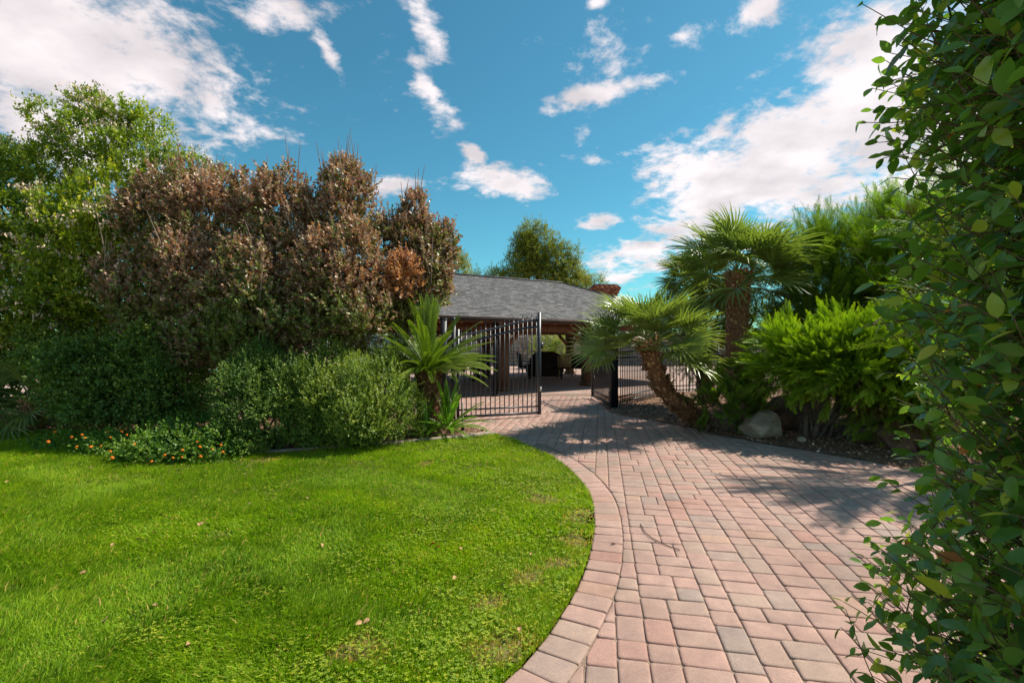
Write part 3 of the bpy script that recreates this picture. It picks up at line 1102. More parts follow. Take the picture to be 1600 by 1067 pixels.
# ------------------------------------------------------------------ left trees and shrubs
def left_trees():
    rng = np.random.default_rng(21)
    # tall privet with cream seed clusters
    lobes = [PX(60, 320, 9.6, 95, 1.1, 70), PX(165, 235, 9.6, 66, .9, 48), PX(235, 262, 9.4, 50, .8, 46), PX(72, 183, 9.6, 20, .3, 20),
             PX(140, 170, 9.6, 28, .35, 18), PX(30, 415, 9.0, 105, 1.1, 80), PX(150, 385, 8.8, 95, 1.1, 85, .04), PX(238, 200, 9.6, 24, .4, 24),
             PX(300, 270, 9.5, 28, .5, 22), PX(345, 292, 9.5, 20, .4, 18), PX(60, 480, 8.6, 105, 1.0, 65, .05), PX(190, 335, 8.9, 72, .9, 62, .05),
             PX(-60, 350, 9.5, 100, 1.2, 110), PX(-60, 470, 9.0, 105, 1.0, 85), PX(25, 268, 9.7, 34, .6, 34), PX(-20, 290, 9.5, 50, .8, 50), PX(10, 340, 9.0, 60, .8, 50), PX(170, 470, 8.6, 75, .8, 50), PX(200, 190, 9.6, 28, .4, 22)]
    big = rough(rng, lobes, 80, (.2, .38), .35)
    V, F, T, P, TW = crown(rng, big, 16000, 8, .088, .046, .20, upb=.55, inner=.6, front=.7, tvar=.14, base_t=.50)
    loc = (-7.4, 9.6, 0)
    e = plant('privet_tree', 'tall green privet tree with cream seed clusters at the far left', 'tree', loc,
              limbs(rng, loc, lobes, .10, 3), (V, F, T), (M['bark'], M['privet']))
    # seed clusters
    sel = rng.choice(len(P), 2600, replace=False, p=(np.where(TW[:, 1] < .1, 1., .05) / np.where(TW[:, 1] < .1, 1., .05).sum()))
    pz = P[sel] + TW[sel] * .27
    grp = dn(P[sel], 3.0, 1.0) + .6 * dn(P[sel], 9.0, 2.0) > .12
    pz = pz[grp]
    k = 9
    pc = np.repeat(pz, k, 0) + rng.normal(0, .042, (len(pz) * k, 3)) * np.array([1, 1, .7])
    n = len(pc)
    D = norm(rng.normal(0, .5, (n, 3)) + np.array([0, 0, -.9]))
    L = rng.uniform(.035, .07, n)
    V2, F2, T2 = leaf_mesh(pc, D, norm(rng.normal(size=(n, 3))), L, L * .5, rng.random(n))
    o = link('seed_clusters', np_mesh('seed_clusters', V2 - np.array(loc), F2, T2), M['pods'], e)
    tag(o, kind='stuff')

    # plum leaved crape myrtles
    def plum_t(p, t, r):
        # upper leaves turned purple and rust, inner and lower ones still green
        hgt = np.clip((p[:, 2] - 1.3) / 2.4, 0, 1)
        green = r.random(len(t)) > (.17 + .72 * hgt ** .95 + .5 * dn(p, 4, 3))
        t2 = np.where(green, t * .52 + .04, .52 + (t - .5) * .9)
        return np.clip(t2, 0, 1)
    specs = [
        ('crape_myrtle', 'broad plum and green crape myrtle beside the tall privet tree', (-4.9, 8.6, 0),
         [PX(290, 300, 8.8, 42, .6, 42), PX(255, 345, 8.7, 55, .7, 50), PX(330, 340, 8.6, 50, .7, 55), PX(240, 440, 8.3, 65, .8, 55, .02), PX(320, 430, 8.2, 65, .8, 60, .03), PX(345, 285, 8.9, 22, .35, 28), PX(330, 520, 8.0, 70, .7, 50, -.05), PX(250, 515, 8.2, 60, .6, 45, -.03)], 3700),
        ('crape_myrtle', 'upright plum crape myrtle with bare seed stalks, left of the tallest plum crown', (-3.5, 8.3, 0),
         [PX(455, 275, 8.5, 27, .4, 22), PX(440, 320, 8.5, 42, .55, 45), PX(470, 345, 8.4, 45, .55, 45), PX(400, 330, 8.6, 30, .45, 42), PX(385, 300, 8.6, 22, .35, 34), PX(420, 400, 8.2, 65, .7, 55, .03), PX(400, 470, 8.0, 75, .8, 55, .02), PX(450, 500, 7.8, 65, .7, 50, -.02), PX(395, 545, 7.8, 65, .6, 45, -.06), PX(310, 560, 7.9, 40, .5, 36, -.08)], 4000),
        ('crape_myrtle', 'tallest plum crape myrtle with a dense dark red crown', (-2.4, 8.5, 0),
         [PX(540, 265, 8.6, 32, .42, 24, .02), PX(548, 290, 8.6, 36, .45, 32), PX(535, 325, 8.5, 42, .5, 36), PX(545, 385, 8.2, 55, .65, 42, .05), PX(500, 400, 8.1, 50, .6, 40, .06), PX(530, 450, 8.0, 65, .7, 50, .05), PX(560, 500, 7.8, 50, .55, 45, .0), PX(500, 510, 7.7, 50, .5, 36, .0), PX(505, 350, 8.5, 25, .35, 30)], 3800),
        ('crape_myrtle', 'plum crape myrtle with an orange patch, nearest the pavilion roof', (-1.95, 8.9, 0),
         [PX(650, 325, 9.0, 20, .28, 36, .02), PX(640, 365, 9.0, 36, .45, 34), PX(690, 375, 9.0, 22, .3, 26, .02), PX(665, 395, 8.9, 48, .5, 36), PX(600, 365, 8.8, 25, .35, 40, .0), PX(622, 425, 8.2, 34, .4, 30, .55), PX(655, 440, 8.9, 45, .5, 40), PX(610, 470, 8.5, 42, .5, 42, -.02), PX(630, 490, 8.6, 36, .4, 26, -.08), PX(695, 345, 9.0, 10, .12, 14, .02), PX(700, 370, 9.0, 14, .2, 30, .02)], 3400)]
    for q, (nm, lab, loc, lob, n) in enumerate(specs):
        rg = np.random.default_rng(40 + q)
        lob = [[*l[:2], l[2] - .20 * (l[2] > 2.2), l[3] * .95, l[4], *l[5:]] for l in lob]
        V, F, T, P, TW = crown(rg, rough(rg, lob, 74, (.16, .38), .9), int(n * 1.45), 9, .068, .050, .17, upb=.95, inner=.55, front=.65, lump=.40, tvar=.16, base_t=.55, spread=.8, cull=.6, tintf=plum_t)
        e = plant(nm, lab, 'tree', loc, limbs(rg, loc, lob, .045, 4), (V, F, T), (M['palebark'], M['plum']), 'plum leaved crape myrtles in the left bed')
        # bare seed stalks that stand out of the crown
        g = Geo()
        tops = P[np.argsort(-P[:, 2] + rg.normal(0, .5, len(P)))][:160]
        for p in tops[rg.choice(len(tops), 22, replace=False)]:
            hh = rg.uniform(.25, .7)
            d = norm(np.array([rg.normal(0, .14), rg.normal(0, .14), 1]))
            tube(g, [p, p + d * hh * .5 + rg.normal(0, .01, 3), p + d * hh], [.009, .007, .003], 4)
        for p in P[(P[:, 1] < loc[1])][rg.choice((P[:, 1] < loc[1]).sum(), 16)]:
            hh = rg.uniform(.4, .8)
            d = norm(np.array([rg.normal(-.1, .25), -.15, 1]))
            a = p + np.array([0, -.12, -.1])
            tube(g, [a, a + d * hh * .5, a + d * hh], [.010, .008, .003], 4)
        me = g.mesh('bare_stalks'); shift(me, loc)
        tag(link('bare_stalks', me, M['palebark'], e), kind='stuff')

    # lower shrubs
    rg = np.random.default_rng(61)
    lob = [PX(170, 575, 7.9, 80, .8, 48), PX(250, 570, 7.9, 60, .7, 50, .05), PX(140, 610, 7.9, 45, .7, 40), PX(200, 625, 7.7, 80, .7, 36, -.1), PX(280, 610, 7.7, 45, .6, 45), PX(90, 555, 8.0, 35, .5, 30, .1)]
    V, F, T, P, TW = crown(rg, rough(rg, lob, 26), 6500, 8, .056, .042, .20, lump=.40, upb=.2, inner=.5, base_t=.42, tvar=.14, nup=1.4)
    plant('euonymus_bush', 'wide layered green bush under the plum foliage, behind the orange lantana', 'bush', (-5.6, 7.9, 0),
          limbs(rg, (-5.6, 7.9, 0), lob, .03, 2, .3), (V, F, T), (M['bark'], M['darkshrub']))
    rg = np.random.default_rng(62)
    lob = [PX(385, 640, 6.9, 42, .45, 50, -.05), PX(430, 660, 6.85, 55, .45, 42, -.05), PX(400, 595, 7.2, 45, .45, 42, -.06), PX(460, 620, 7.0, 36, .4, 50, -.02), PX(495, 670, 6.85, 36, .35, 30), PX(370, 680, 6.8, 25, .25, 20)]
    V, F, T, P, TW = crown(rg, rough(rg, lob, 40, (.2, .42), .6), 8600, 9, .034, .022, .13, lump=.42, upb=.6, inner=.55, base_t=.42, tvar=.14, front=.7)
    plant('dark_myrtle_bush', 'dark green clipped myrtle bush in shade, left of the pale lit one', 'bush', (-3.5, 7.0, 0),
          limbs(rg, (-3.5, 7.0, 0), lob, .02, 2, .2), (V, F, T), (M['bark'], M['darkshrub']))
    rg = np.random.default_rng(63)
    lob = [PX(540, 610, 7.1, 55, .5, 46, .04), PX(600, 610, 7.2, 44, .45, 40, .05), PX(560, 655, 6.95, 60, .45, 40), PX(500, 640, 7.0, 42, .4, 50, .0), PX(615, 650, 7.1, 32, .4, 36, .02), PX(520, 575, 7.3, 30, .35, 36, .06), PX(640, 628, 7.4, 20, .25, 20, .02), PX(540, 685, 6.85, 50, .25, 16)]
    V, F, T, P, TW = crown(rg, rough(rg, lob, 50, (.18, .40), .7), 9500, 9, .032, .022, .14, lump=.42, upb=.8, inner=.55, base_t=.52, tvar=.14)
    plant('pale_myrtle_bush', 'rounded sunlit myrtle bush with small pale green leaves beside the sago palm', 'bush', (-2.1, 7.15, 0),
          limbs(rg, (-2.1, 7.15, 0), lob, .02, 2, .2), (V, F, T), (M['bark'], M['myrtle']))
    rg = np.random.default_rng(64)
    lob = [PX(545, 560, 8.0, 34, .3, 36, .1), PX(575, 580, 8.0, 36, .3, 24, .05), PX(610, 570, 8.1, 28, .25, 26, .1), PX(560, 630, 8.0, 40, .3, 40), PX(600, 620, 8.0, 40, .3, 40)]
    V, F, T, P, TW = crown(rg, lob, 1700, 7, .05, .028, .18, upb=1.0, inner=.4, base_t=.62, tvar=.14)
    plant('loose_shrub', 'loose upright bright green shrub behind the pale myrtle, against the fence', 'shrub', (-2.4, 8.0, 0),
          limbs(rg, (-2.4, 8.0, 0), lob, .02, 2, .2), (V, F, T), (M['bark'], M['myrtle']))
    # thick evergreen hedge at the very back of the bed
    rg = np.random.default_rng(65)
    lob = [PX(x, 470 + 25 * (i % 2), 10.6, 90, .8, 150, -.2) for i, x in enumerate(range(-120, 520, 85))] + [PX(x, 600, 10.4, 80, .6, 70, -.2) for x in range(-100, 520, 90)]
    V, F, T, P, TW = crown(rg, lob, 7500, 6, .15, .10, .2, upb=.3, inner=.6, base_t=.3, cull=.5, front=.8)
    plant('laurel_hedge', 'dark laurel hedge closing the back of the left bed', 'hedge', (-6, 10.6, 0),
          limbs(rg, (-6, 10.6, 0), lob[:8], .03, 1, 2.0), (V, F, T), (M['bark'], M['darkshrub']))

    # lantana ground cover with orange flowers
    rg = np.random.default_rng(66)
    lob = [PX(275, 693, 6.3, 75, .45, 22, .05), PX(200, 693, 6.7, 75, .45, 18), PX(340, 695, 6.3, 42, .3, 22), PX(120, 688, 7.0, 60, .4, 12), PX(230, 712, 6.1, 60, .25, 11, .05), PX(315, 712, 6.1, 55, .22, 11), PX(300, 668, 6.8, 60, .4, 18, -.1), PX(170, 705, 6.5, 55, .25, 9)]
    V, F, T, P, TW = crown(rg, lob, 2600, 7, .040, .030, .12, upb=.5, inner=.4, base_t=.5, tvar=.18, lump=.3)
    e = plant('lantana', 'low spreading lantana with orange flower heads at the lawn edge', 'flowering plant', (-4.2, 6.7, 0), None, (V, F, T), (None, M['lantana']), parts=('stem', 'foliage'))
    g = Geo()
    # one flower head: a dome of small petals
    for k in range(34):
        a = k * 2.4; q = 1 - k / 34 * 1.1; rr_ = math.sqrt(max(0, 1 - q * q))
        d = np.array([rr_ * math.cos(a), rr_ * math.sin(a), q]); c = d * .019
        s1 = norm(np.cross(d, [.1, .2, 1.0])); s2 = np.cross(d, s1)
        g.add([c - s1 * .007, c - s2 * .007 + d * .004, c + s1 * .007, c + s2 * .007 + d * .004], np.array([[0, 1, 2, 3]]))
    fm = g.mesh('flower_head')
    fm.materials.append(M['petal'])
    for (px, py) in [(75, 690), (112, 683), (128, 679), (133, 684), (166, 675), (172, 683), (198, 679), (158, 696), (172, 705), (120, 698), (284, 666), (278, 670), (237, 721), (285, 703), (284, 714), (332, 701), (312, 698), (270, 715), (308, 690), (313, 713), (209, 694), (175, 715), (86, 674), (258, 711), (190, 674), (142, 698), (348, 706), (345, 695)]:
        Yg = 7.45 - .0033 * px * .9
        p = at(px, py, 1132 / (py - 533 + 34))
        if p[2] < .06: p[2] = .06
        o = link('flower_head', fm, None, e)
        o.location = tuple(p - np.array([-4.2, 6.7, 0])); s_ = rg.uniform(.6, 1.0)
        o.rotation_euler = (rg.uniform(.2, .9), rg.normal(0, .3), rg.uniform(0, 6)); o.scale = (s_, s_, s_)


left_trees()


# ------------------------------------------------------------------ palms
def fan_leaf(rng, nseg=30, R=.46, pet=.42, spread=118, fold=.25, droop=.12):
    """petiole along +X, then a fan of stiff folded blades"""
    g = Geo()
    pe = catmull([[0, 0, 0], [pet * .5, 0, .015], [pet, 0, 0]], 3)
    tube(g, pe, np.linspace(.011, .006, len(pe)), 4, .55)
    c = np.array([pet, 0, 0])
    for i in range(nseg):
        a = math.radians(-spread + 2 * spread * i / (nseg - 1)) + rng.normal(0, .015)
        d = np.array([math.cos(a), math.sin(a), 0]); s = np.array([-d[1], d[0], 0])
        L = R * (1 - .22 * abs(a) / 2) * rng.uniform(.9, 1.05)
        # cone the blade upwards at the sides
        zc = fold * abs(math.sin(a)) 
        w = R * math.radians(2 * spread / nseg) * .5 * .46
        dr = droop * rng.uniform(.5, 1.8)
        def pt(t, o, e=0):
            return c + d * L * t + s * o + np.array([0, 0, zc * L * t - dr * L * t ** 3 + e])
        V = [pt(.03, 0), pt(.42, -w * .95, .006), pt(.42, 0, -.006), pt(.42, w * .95, .006), pt(.75, -w * .55, .004), pt(.75, 0, -.004), pt(.75, w * .55, .004), pt(1, 0)]
        t = np.clip(rng.normal(.5, .15), 0, .9)
        tt = [t, t, t, t, t + .04, t + .04, t + .04, min(1, t + .35)]
        g.add(V, np.array([[0, 1, 2], [0, 2, 3], [4, 7, 5], [5, 7, 6]]), tt)
        g.F.setdefault(4, []).append(np.array([[1, 4, 5, 2], [2, 5, 6, 3]]) + g.n - 8)
    return g.mesh('frond')


def orient(d, roll=0., up=(0, 0, 1)):
    d = Vector(d).normalized()
    s = Vector(up).cross(d)
    if s.length < 1e-3: s = Vector((1, 0, 0))
    s.normalize(); u = d.cross(s)
    Mx = Matrix((d, s, u)).transposed()
    return (Mx @ Matrix.Rotation(roll, 3, 'X')).to_euler()


def boots(rng, path, rad, n, size, out=.5, t0=.5):
    """stubs of old leaf bases round a palm trunk"""
    path = np.asarray(path); tan = norm(np.gradient(path, axis=0))
    s = np.linspace(0, 1, len(path))
    u = np.sort(rng.random(n)); a = np.arange(n) * 2.39996 + rng.normal(0, .12, n)
    p = np.stack([np.interp(u, s, path[:, k]) for k in range(3)], -1)
    t = norm(np.stack([np.interp(u, s, tan[:, k]) for k in range(3)], -1))
    r = np.interp(u, s, rad)
    e1 = norm(np.cross(t, np.array([0, 1, 0.01]))); e2 = np.cross(t, e1)
    rd = e1 * np.cos(a)[:, None] + e2 * np.sin(a)[:, None]
    sd = np.cross(t, rd)
    b = p + rd * (r * .92)[:, None]
    L = (size * rng.uniform(.6, 1.4, n))[:, None]; W = L * rng.uniform(.28, .5, n)[:, None]
    ax = norm(t + rd * (out * rng.uniform(.3, 1.6, n))[:, None] + rng.normal(0, .18, (n, 3)))
    th = rd * L * .16
    V = np.stack([b + sd * W, b - sd * W, b - sd * W * .5 + ax * L, b + sd * W * .5 + ax * L, b + th * 1.5 + ax * L * .3, b + ax * L * 1.25 + th * .3], 1).reshape(-1, 3)
    k = np.arange(n)[:, None] * 6
    F = np.concatenate([k + np.array([f]) for f in ([0, 3, 4], [1, 4, 2], [3, 5, 4], [4, 5, 2], [0, 4, 1])])
    tt = np.clip(t0 + rng.normal(0, .22, n), 0, 1)
    T = np.stack([tt * .6, tt * .6, tt, tt, tt * .9, np.clip(tt + .15, 0, 1)], 1).ravel()
    return V, F, T


def fan_palm(label, base, path, r0, nfr, R, pet, seed, mat, emin=-50, emax=85, boot_n=520, boot_s=.075, boot_out=.5, group='mediterranean fan palms', dead=0, bt=.5):
    rng = np.random.default_rng(seed)
    e = empty('fan_palm', tuple(base)); tag(e, label, 'palm tree', group)
    P = catmull(path, 8)
    rad = np.full(len(P), r0) * (1 + .10 * np.sin(np.linspace(0, 9, len(P))))
    rad[:4] *= np.linspace(1.25, 1.05, 4)
    g = Geo(); tube(g, P, rad, 14, .2)
    me = g.mesh('trunk', True); shift(me, base); link('trunk', me, M['boots'], e)
    V, F, T = boots(rng, P, rad, boot_n, boot_s, boot_out, bt)
    o = link('leaf_bases', np_mesh('leaf_bases', V - np.asarray(base), F, T), M['boots'], e); tag(o, kind='stuff')
    top = P[-1] - np.asarray(base)
    variants = []
    for k in range(5):
        me = fan_leaf(rng, int(rng.integers(28, 34)), R * rng.uniform(.9, 1.1), pet * rng.uniform(.85, 1.15), rng.uniform(100, 125), rng.uniform(.1, .4), rng.uniform(.05, .22))
        me.materials.append(mat); variants.append(me)
    tdir = norm(P[-1] - P[-4])
    for i in range(nfr):
        f = i / (nfr - 1)
        el = math.radians(emax + (emin - emax) * f ** .8 + rng.normal(0, 6))
        az = i * 2.39996 + rng.normal(0, .15)
        d = np.array([math.cos(az) * math.cos(el), math.sin(az) * math.cos(el), math.sin(el)])
        d = norm(d + .25 * (tdir - UP) * 1)
        o = link('frond', variants[i % 5], None, e)
        o.location = tuple(top + d * .05 + UP * (.10 * (1 - f) - .10 * f))
        upv = (0, 0, 1) if el < 1.2 else (-math.cos(az), -math.sin(az), .3)
        o.rotation_euler = orient(d, rng.normal(0, .35), upv)
        s_ = rng.uniform(.85, 1.12) * (1 - .30 * max(0, .35 - f) / .35)
        o.scale = (s_, s_, s_)
    return e


def sago(name, label, base, h, r0, nfr, R, seed, mat, emin=-15, emax=86, group=None):
    rng = np.random.default_rng(seed)
    e = empty(name, base); tag(e, label, 'sago palm', group)
    base = np.asarray(base)
    P = catmull([base + [0, 0, -.05], base + [.01, 0, h * .5], base + [0, 0, h]], 6)
    rad = np.full(len(P), r0)
    if h > .2:
        g = Geo(); tube(g, P, rad, 12, .03)
        me = g.mesh('trunk', True); shift(me, base); link('trunk', me, M['boots'], e)
        V, F, T = boots(rng, P, rad, 520, .07, .8, .16)
        tag(link('leaf_bases', np_mesh('leaf_bases', V - base, F, T), M['boots'], e), kind='stuff')
    variants = []
    for k in range(6):
        g = Geo()
        bend = [.10, .22, .36, .50, .62, .78][k]
        n = 56
        # rachis in the XZ plane: leaves along +X, bends down
        s = np.linspace(0, 1, 13)
        th = .12 - bend * s ** 1.3
        x = np.concatenate([[0], np.cumsum(np.cos(th[1:]) * R / 12)]); z = np.concatenate([[0], np.cumsum(np.sin(th[1:]) * R / 12)])
        path = np.stack([x, x * 0, z], -1)
        tube(g, path, np.linspace(.009, .003, 13), 4, .8)
        for i in range(n):
            u = .10 + .9 * i / (n - 1)
            p = np.array([np.interp(u, s, x), 0, np.interp(u, s, z)])
            t_ = np.interp(u, s, th); tx = np.array([math.cos(t_), 0, math.sin(t_)]); nz = np.array([-math.sin(t_), 0, math.cos(t_)])
            LL = R * .108 * (math.sin(math.pi * min(1, .12 + u * .86)) ** .55) * rng.uniform(.92, 1.06)
            for sg in (-1, 1):
                d = norm(tx * (.75 + .5 * u) + np.array([0, sg * 1.0, 0]) + nz * .45 + rng.normal(0, .04, 3))
                w = nz * .2 + tx * .9; w = norm(w - d * np.dot(w, d)) * .0062
                q = np.clip(.45 + rng.normal(0, .12) + .15 * u, 0, .9)
                g.add([p, p + d * LL * .5 + w, p + d * LL - nz * LL * .10, p + d * LL * .5 - w], np.array([[0, 1, 2, 3]]), [q, q, min(1, q + .3), q])
        me = g.mesh('frond'); me.materials.append(mat); variants.append(me)
    for i in range(nfr):
        f = i / (nfr - 1)
        el = math.radians((emax - 14 * f / .28 if f < .28 else 62 + (emin - 62) * ((f - .28) / .72) ** .5) + rng.normal(0, 3.5))
        az = i * 2.39996 + rng.normal(0, .1)
        d = (math.cos(az) * math.cos(el), math.sin(az) * math.cos(el), math.sin(el))
        k = min(5, int(f * 5 + rng.random()))
        o = link('frond', variants[k], None, e)
        o.location = (d[0] * .04, d[1] * .04, h + .02 - .08 * f)
        upv = (0, 0, 1) if el < 1.25 else (-math.cos(az), -math.sin(az), .3)
        o.rotation_euler = orient(d, rng.normal(0, .2), upv)
        s_ = rng.uniform(.88, 1.1) * (1 if f > .1 else .85)
        o.scale = (s_, s_, s_)
    return e


def palms():
    # leaning palm: foot at the mulch edge, crown leaning to the left and forward
    b = (3.38, 8.6, 0.0)
    fan_palm('leaning fan palm with a shaggy golden trunk beside the gate', b,
             [(3.45, 8.65, -.05), (3.15, 8.55, .22), (2.62, 8.3, .68), (2.32, 8.1, 1.30), (2.26, 8.05, 1.50)], .135, 40, .62, .60, 5, M['fan'], emin=-14, emax=66, boot_n=800, boot_s=.085, boot_out=1.0, bt=.62)
    fan_palm('tall upright fan palm with a thick brown trunk, behind the leaning one', (4.55, 9.7, 0),
             [(4.62, 9.7, -.05), (4.55, 9.7, .8), (4.50, 9.65, 1.8), (4.50, 9.6, 2.65), (4.5, 9.6, 2.86)], .225, 46, .82, .76, 6, M['fan'], emin=-18, emax=68, boot_n=1500, boot_s=.060, boot_out=.45, bt=.42)
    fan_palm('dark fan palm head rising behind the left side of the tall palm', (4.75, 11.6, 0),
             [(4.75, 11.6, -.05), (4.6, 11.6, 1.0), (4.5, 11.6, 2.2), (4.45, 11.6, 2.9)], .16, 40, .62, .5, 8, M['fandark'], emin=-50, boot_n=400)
    fan_palm('low trunkless fan palm with drooping shaded fans at the far left', (-8.05, 8.1, 0),
             [(-8.05, 8.1, -.05), (-8.05, 8.1, .2), (-8.05, 8.1, .42), (-8.05, 8.1, .5)], .12, 26, .55, .55, 9, M['fan'], emin=-35, boot_n=200)
    sago('sago_palm', 'sago palm with a crown of stiff feather fronds on a short dark trunk', (-1.42, 8.1, 0), 1.02, .18, 124, 1.16, 15, M['sago'], emin=6, emax=88)
    sago('sago_offset', 'young bright green sago offset at the foot of the sago trunk', (-1.05, 7.85, 0), .12, .08, 34, .74, 16, M['sago_young'], emin=2)
    sago('sago_offset', 'small sago offset left of the sago trunk in the shade', (-1.36, 7.65, 0), .05, .06, 16, .52, 17, M['sago_young'], emin=5)


palms()


# ------------------------------------------------------------------ junipers
def spray_template(rng, L=.34, n=14, wide=.11):
    """a feathery juniper spray along +X, fine scale branchlets"""
    V = []; F = []; T = []
    def tri(a, b, c, t0, t1):
        k = len(V); V.extend([a, b, c]); F.append([k, k + 1, k + 2]); T.extend([t0, t0, t1])
    stem = lambda s: np.array([L * s, 0, .05 * L * math.sin(s * 3) + .12 * L * s * s])
    for i in range(n):
        s = .08 + .9 * i / (n - 1)
        p = stem(s)
        for sg in (-1, 1):
            ln = wide * (1.05 - .75 * s) * rng.uniform(.8, 1.2)
            d = norm(np.array([.95, sg * rng.uniform(.55, .95), rng.normal(.15, .25)]))
            q = p + d * ln
            sd = norm(np.cross(d, [0, 0, 1])) * .0045
            tri(p - sd, p + sd, q, .15 + .35 * s, .45 + .5 * s)
            for h in (.35, .65):
                r = p + d * ln * h
                d2 = norm(d + np.array([.5, -sg * .5, rng.normal(0, .4)]))
                tri(r - sd * .9, r + sd * .9, r + d2 * ln * .45, .2 + .35 * s, .5 + .5 * s)
    p = stem(.9)
    tri(p + [0, -.005, 0], p + [0, .005, 0], stem(1.12), .6, 1.)
    sd = np.array([0, .003, 0])
    for k in range(3):
        tri(stem(k / 3) - sd, stem(k / 3) + sd, stem((k + 1.5) / 3), 0.0, .1)
    return np.array(V), np.array(F), np.array(T)


def juniper(name, label, lobes, n, seed, mat, loc, L=.34, dirb=(0, 0, .5), wind=0., base_t=0., r0=.05, inner=.45, wide=.11, group=None, front=.5, cull=.55, spreadb=.12):
    rng = np.random.default_rng(seed)
    kk = 7
    P, d, li, lobes_ = twigs_in(rng, rough(rng, lobes, len(lobes) * 3, (.2, .4), .3), n // kk + 1, inner, front, .25, cull)
    D0 = norm(d * .85 + np.array(dirb) + rng.normal(0, .25, d.shape))
    # every branch end carries a plume of sprays that lie along it
    off_ = rng.uniform(-.15, .42, (len(P), kk, 1)) * (L / .4)
    sidev = norm(rng.normal(size=(len(P), kk, 3)))
    fan_ = .45 * (1 - .6 * (off_ + .15) / .6)
    D = norm(D0[:, None] + sidev * fan_ + np.array([0, 0, -.12])).reshape(-1, 3)
    P = (P[:, None] + D0[:, None] * off_ + sidev * .03 + np.array([0, 0, -.25]) * off_ ** 2).reshape(-1, 3)
    d = np.repeat(d, kk, 0); li = np.repeat(li, kk)
    m = len(P)
    tmpl = [spray_template(rng, L, 13, wide) for _ in range(4)]
    Vs = []; Fs = []; Ts = []; off = 0
    S = norm(np.cross(D, norm(np.array([0, 0, 1.0]) + rng.normal(0, .5, (m, 3))))); U = np.cross(S, D)
    sc_ = rng.uniform(.6, 1.3, m)
    clump = dn(P, 4, 3) * .12
    lt = lobes_[li, 6]
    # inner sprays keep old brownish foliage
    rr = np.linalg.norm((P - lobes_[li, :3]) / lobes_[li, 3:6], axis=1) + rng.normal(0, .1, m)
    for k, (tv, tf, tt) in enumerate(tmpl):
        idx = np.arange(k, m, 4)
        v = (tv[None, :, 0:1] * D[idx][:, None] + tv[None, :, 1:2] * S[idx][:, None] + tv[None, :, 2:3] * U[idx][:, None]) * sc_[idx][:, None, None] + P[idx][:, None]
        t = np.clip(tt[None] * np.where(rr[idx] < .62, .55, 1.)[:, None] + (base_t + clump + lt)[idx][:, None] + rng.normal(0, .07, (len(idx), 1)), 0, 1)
        f = tf[None] + (np.arange(len(idx)) * len(tv))[:, None, None] + off
        Vs.append(v.reshape(-1, 3)); Fs.append(f.reshape(-1, 3)); Ts.append(t.ravel()); off += v.shape[0] * v.shape[1]
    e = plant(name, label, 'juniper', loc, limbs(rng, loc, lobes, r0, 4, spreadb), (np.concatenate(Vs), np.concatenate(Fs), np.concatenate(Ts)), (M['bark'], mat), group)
    return e


